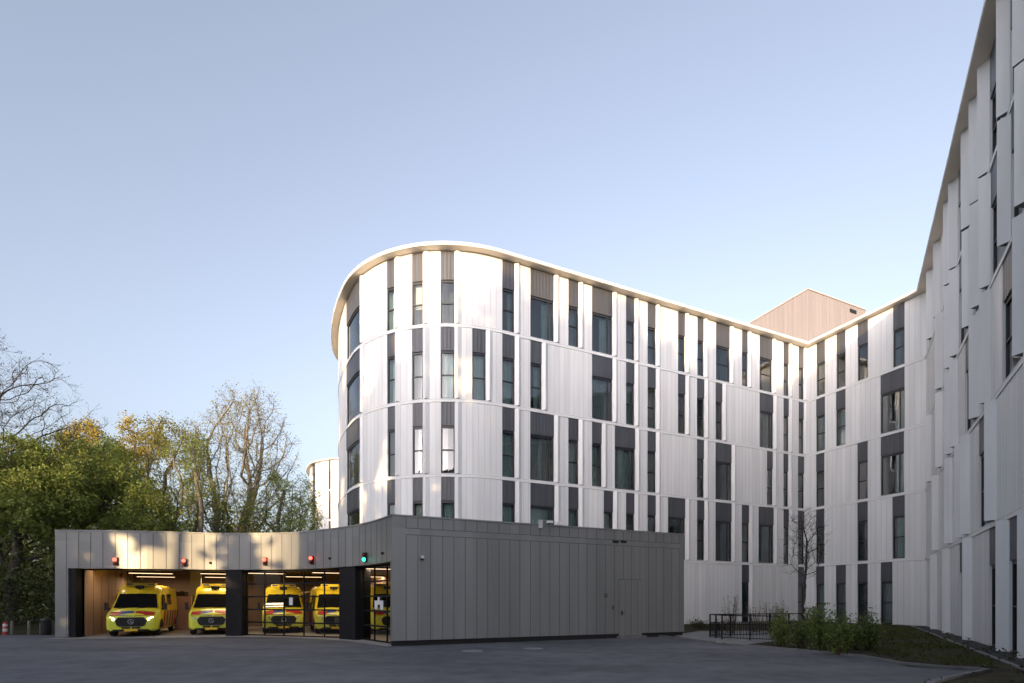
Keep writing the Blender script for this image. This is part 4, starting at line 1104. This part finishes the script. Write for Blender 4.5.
# undergrowth and hedge mass behind the posts
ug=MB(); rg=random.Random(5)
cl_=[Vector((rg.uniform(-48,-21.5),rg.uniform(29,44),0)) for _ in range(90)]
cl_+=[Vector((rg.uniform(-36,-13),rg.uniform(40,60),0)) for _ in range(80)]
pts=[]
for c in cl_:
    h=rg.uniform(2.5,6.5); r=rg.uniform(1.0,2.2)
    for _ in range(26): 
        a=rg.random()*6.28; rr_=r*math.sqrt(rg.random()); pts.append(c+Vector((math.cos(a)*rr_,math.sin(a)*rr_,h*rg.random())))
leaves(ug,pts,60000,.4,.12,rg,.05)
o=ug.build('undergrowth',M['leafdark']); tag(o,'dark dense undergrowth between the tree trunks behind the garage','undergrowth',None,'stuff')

# woodland on the far side of the yard, behind the photographer: it shades everything below its crowns
SUN_AZ=Vector((-.354,-.935,0)).normalized(); EL=math.radians(4.4)
E_=Vector((.935,-.354,0)); O_=SUN_AZ*30
wd=MB(); rg=random.Random(9); wp=MB()
def wood_top(l):
    base=24.2 if l>-12 else 23.0
    if l<-44: base=14.5
    elif l<-37.5: base=12.0
    elif l<-29: base=20.0
    return base+.9*math.sin(l*.9)+.7*math.sin(l*2.3+1)
cnt=0
while cnt<50000:
    l=rg.uniform(-62,13); top=wood_top(l); z=rg.uniform(0,top)
    dens=1.0
    g=math.sin(l*2.1+z*.55)+math.sin(l*1.05-z*.95+2)+.7*math.sin(z*1.7+l*.4)
    if -25<l<-17.4 and 5.9<z<9.0: dens=.9 if g<-.75 else .03
    elif -27<l<-17 and 9.5<z<17.7: dens=.95 if g<.8 else .05
    elif -27<l<-11.5 and 17.7<=z<22: dens=.95 if g<.9 else .08
    elif -27<l<-11.5 and z>=22: dens=.8 if g<-.6 else .05
    if l<-44: dens=.8 if math.sin(l*1.4+z*.8)>-.3 else .2
    if z>top-1.6: dens*=.65
    if rg.random()>dens: continue
    cnt+=1
    c=O_+E_*l+SUN_AZ*rg.uniform(-3,3)+Vector((0,0,z))
    n=Vector((rg.gauss(0,1),rg.gauss(0,1),rg.gauss(0,.6))).normalized(); a=n.orthogonal().normalized(); a=Matrix.Rotation(rg.random()*6.28,3,n)@a; b=n.cross(a); s=rg.uniform(.45,.85) if not(-28<l<-11.5) else rg.uniform(.3,.55)
    k=len(wd.v); wd.v+=[tuple(c-a*s),tuple(c+b*s*.7),tuple(c+a*s),tuple(c-b*s*.7)]; wd.f.append((k,k+1,k+2,k+3)); wd.m.append(0); wd.uv.append([(0,0)]*4)
for i in range(31):
    l=-61+2.4*i+rg.uniform(-.6,.6); p=O_+E_*l+SUN_AZ*rg.uniform(-2,2); h=wood_top(l)*.8
    wd.tube([p,p+Vector((.2,0,h*.5)),p+Vector((.3,.2,h))],[.28,.2,.06],6,1)
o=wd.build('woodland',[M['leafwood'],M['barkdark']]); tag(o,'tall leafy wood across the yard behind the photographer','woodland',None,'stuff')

# posts, bollard and bin at the left
for px,l in ((12,'low weathered wooden post next to the red and white bollard'),(29,'low weathered wooden post midway between bollard and black bin'),(41,'low weathered wooden post touching the left side of the black bin'),(53,'low weathered wooden post beside the garage pier')):
    k=MB(); k.tube([(0,0,-.02),(0,0,.60),(0,0,.66)],[.065,.062,.04],8); o=k.build('wooden_post',M['wood']); o.location=(at_depth(px,25.9),25.9,0); tag(o,l,'post','wooden posts along the wood edge')
bo=empty('bollard',(at_depth(5,25.2),25.2,0)); tag(bo,'short red and white striped bollard at the left edge','bollard')
k=MB(); k.lathe([(.085,0),(.085,.56),(.05,.61),(0,.62)],n=14); k.build('red_post',M['redpaint'],bo,True)
k=MB(); k.lathe([(.088,.18),(.088,.32)],n=14); k.lathe([(.088,.42),(.088,.54)],n=14); k.build('white_stripe',M['whitepaint'],bo,True)
bi=empty('litter_bin',(at_depth(46,25.5),25.5,0)); tag(bi,'dark cylindrical litter bin standing among the wooden posts','bin')
k=MB(); k.lathe([(.20,0),(.21,.1),(.22,.72),(.20,.78),(0,.80)],n=16); k.build('bin_body',M['black'],bi)
k=MB(); k.box((0,-.2,.62),(.24,.06,.10)); k.build('opening',M['plinth'],bi)

# bushes
def bush(px,py,topy,hw,label,leaf='leafbush',n=1500,seed=1,group='green bushes beside the railing',name='bush',ls=.075):
    x,y=ground_pt(px,py); rg=random.Random(seed); H=height_at(topy,y); e=empty(name,(x,y,.02)); tag(e,label,'bush',group)
    st=MB(); tips=[]; w=hw*.8*y/F
    for i in range(22):
        a=rg.random()*6.28; rr_=w*math.sqrt(rg.random()); base=Vector((math.cos(a)*rr_*.35,math.sin(a)*rr_*.35,-.05)); h=H*(.35+.65*rg.random())*(1-.2*(rr_/w)**2)
        tip=Vector((math.cos(a)*rr_,math.sin(a)*rr_,h)); mid=base.lerp(tip,.5)+Vector((rg.gauss(0,.05),rg.gauss(0,.05),.1))
        st.tube([base,mid,tip],[.014,.009,.004],4,0,False)
        for k in range(12):
            t=.12+.88*k/11; p=(base.lerp(mid,t*2) if t<.5 else mid.lerp(tip,t*2-1)); tips.append(p)
            if k%2==0 and k>1:
                q=p+Vector((rg.gauss(0,.16),rg.gauss(0,.16),.12)); st.tube([p,q],[.005,.003],3,0,False); tips.append(q)
    st.build('stems',M['stem'],e)
    if n:
        lb=MB(); leaves(lb,tips,int(n*.95),.09,ls*.55,rg,.05); lb.build('foliage',M[leaf],e)
    return e
bush(781,647,607,15,'green bush nearest to the railing, leftmost of the row',seed=1,n=1500)
bush(800,648.5,614,11,'low green bush at the foot of the bare young tree',seed=2,n=1000)
bush(821,651.5,599,14,'tallest green bush, just right of the bare young tree',seed=3,n=1900)
bush(838,655,610,14,'wide green bush at the front of the row beside the kerb',seed=4,n=1700)
bush(853,650,619,9,'small green bush between front bush and the last bush',seed=5,n=700)
bush(869,650.5,609,12,'pale green upright bush ending the row at the right',seed=6,n=1400)
bush(811,642,604,12,'green bush half hidden at the back of the row',seed=7,n=1000)
bush(731,634,589,11,'leafless twiggy shrub against the white wall behind the railing',leaf='leafolive',n=60,seed=8,group='twiggy shrubs behind the railing',name='shrub')
for i,(px,l) in enumerate(((757,'brown twiggy shrub behind the railing, right of the dark wall window'),(770,'brown twiggy shrub behind the railing, middle of its row'),(783,'brown twiggy shrub behind the railing, nearest to the young tree'))):
    bush(px,632.5,599,11,l,leaf='leafolive',n=260,seed=20+i,group='twiggy shrubs behind the railing',name='shrub',ls=.05)
bush(700,629.5,621,14,'low dark ground bush at the wall foot right of the garage',leaf='leafdark',n=700,seed=31,group='low bushes at the wall foot')
bush(722,630,622,12,'low dark ground bush at the wall foot below the twiggy shrub',leaf='leafdark',n=600,seed=32,group='low bushes at the wall foot')
# young bare tree
tree(803,20.3,497,'bare young tree with thin upright twigs rising from the bushes',zb=1.9,rx=.85,name='young_tree',bark='barkdark',seed=202,n=520,step=.14,lumps=30,r0=.055,tip=.006,twigs=2,twl=(.2,.5),twr=.0045,hollow=0.)

# grass blades on the lawn and weeds on the bed
gb=MB(); rg=random.Random(77)
def inside(p,poly):
    c=False; j=len(poly)-1
    for i in range(len(poly)):
        a,b=poly[i],poly[j]
        if (a[1]>p[1])!=(b[1]>p[1]) and p[0]<(b[0]-a[0])*(p[1]-a[1])/(b[1]-a[1])+a[0]: c=not c
        j=i
    return c
lawnp=[(q.co.x,q.co.y) for q in bpy.data.objects['lawn'].data.vertices]
cnt=0
while cnt<7500:
    p=(rg.uniform(8,27),rg.uniform(10,36))
    if not inside(p,lawnp): continue
    dn=math.sin(p[0]*1.3+p[1]*.7)+math.sin(p[1]*1.9-p[0])+rg.gauss(0,.8)
    if dn<.5: continue
    cnt+=1; h=rg.uniform(.05,.15); a=rg.random()*6.28; w=.012; dx,dy=math.cos(a)*w,math.sin(a)*w; lx,ly=rg.gauss(0,.04),rg.gauss(0,.04)
    k=len(gb.v); gb.v+=[(p[0]-dx,p[1]-dy,.015),(p[0]+dx,p[1]+dy,.015),(p[0]+lx,p[1]+ly,.015+h)]; gb.f.append((k,k+1,k+2)); gb.m.append(0); gb.uv.append([(0,0)]*3)
o=gb.build('grass',M['grass']); tag(o,'thin patchy grass growing along the white wing','grass',None,'stuff')
pathpts=[ground_pt(*q) for q in ((660,637),(700,631.0),(765,630.2),(806,634),(794,641),(765,644.5),(745,647),(713,644),(690,641))]
lt=MB(); leafpts=[]
for _ in range(900):
    p=(rg.uniform(6,22),rg.uniform(9,26))
    if inside(p,bedpts) and not inside(p,pathpts): leafpts.append(Vector((p[0],p[1],.02)))
leaves(lt,leafpts,1800,.12,.05,rg); o=lt.build('leaf_litter',M['leafdark']); tag(o,'dark weeds and leaf litter strewn over the planting bed','leaf litter',None,'stuff')

# ------------------------------------------------------------------ light, sky, camera
sun=bpy.data.lights.new('sun','SUN'); sun.energy=1.5; sun.angle=math.radians(.5); sun.color=(1.0,.69,.35)
so=bpy.data.objects.new('sun',sun); COL.objects.link(so)
tosun=Vector((SUN_AZ.x*math.cos(EL),SUN_AZ.y*math.cos(EL),math.sin(EL)))
so.rotation_euler=tosun.to_track_quat('Z','Y').to_euler(); so.location=(-20,-50,40)
w=bpy.data.worlds.new('World'); sc.world=w; w.use_nodes=True; nt=w.node_tree
bg=nt.nodes['Background']; sky=nt.nodes.new('ShaderNodeTexSky'); sky.sky_type='NISHITA'; sky.sun_disc=False
sky.sun_elevation=EL; sky.sun_rotation=math.atan2(tosun.x,tosun.y); sky.altitude=0; sky.air_density=1.0; sky.dust_density=5.0; sky.ozone_density=1.0
gm=nt.nodes.new('ShaderNodeGamma'); gm.inputs['Gamma'].default_value=1.12; nt.links.new(sky.outputs[0],gm.inputs['Color'])
hs=nt.nodes.new('ShaderNodeHueSaturation'); hs.inputs['Saturation'].default_value=.42; nt.links.new(gm.outputs[0],hs.inputs['Color'])
tn=nt.nodes.new('ShaderNodeVectorMath'); tn.operation='MULTIPLY'; tn.inputs[1].default_value=(.93,.98,1.16); nt.links.new(hs.outputs[0],tn.inputs[0]); nt.links.new(tn.outputs[0],bg.inputs['Color']); bg.inputs['Strength'].default_value=.15
cam=bpy.data.cameras.new('camera'); co=bpy.data.objects.new('camera',cam); COL.objects.link(co)
co.location=(0,0,CAMZ); co.rotation_euler=(math.pi/2,0,0); cam.sensor_width=36; cam.lens=36*F/1024; cam.shift_y=(HZ-341.5)/1024; cam.clip_end=2000; cam.clip_start=.05
sc.camera=co
sc.view_settings.view_transform='Standard'; sc.view_settings.look='None'; sc.view_settings.exposure=2.13; sc.view_settings.gamma=1
sc.cycles.max_bounces=8; sc.cycles.transparent_max_bounces=12; sc.cycles.sample_clamp_indirect=6
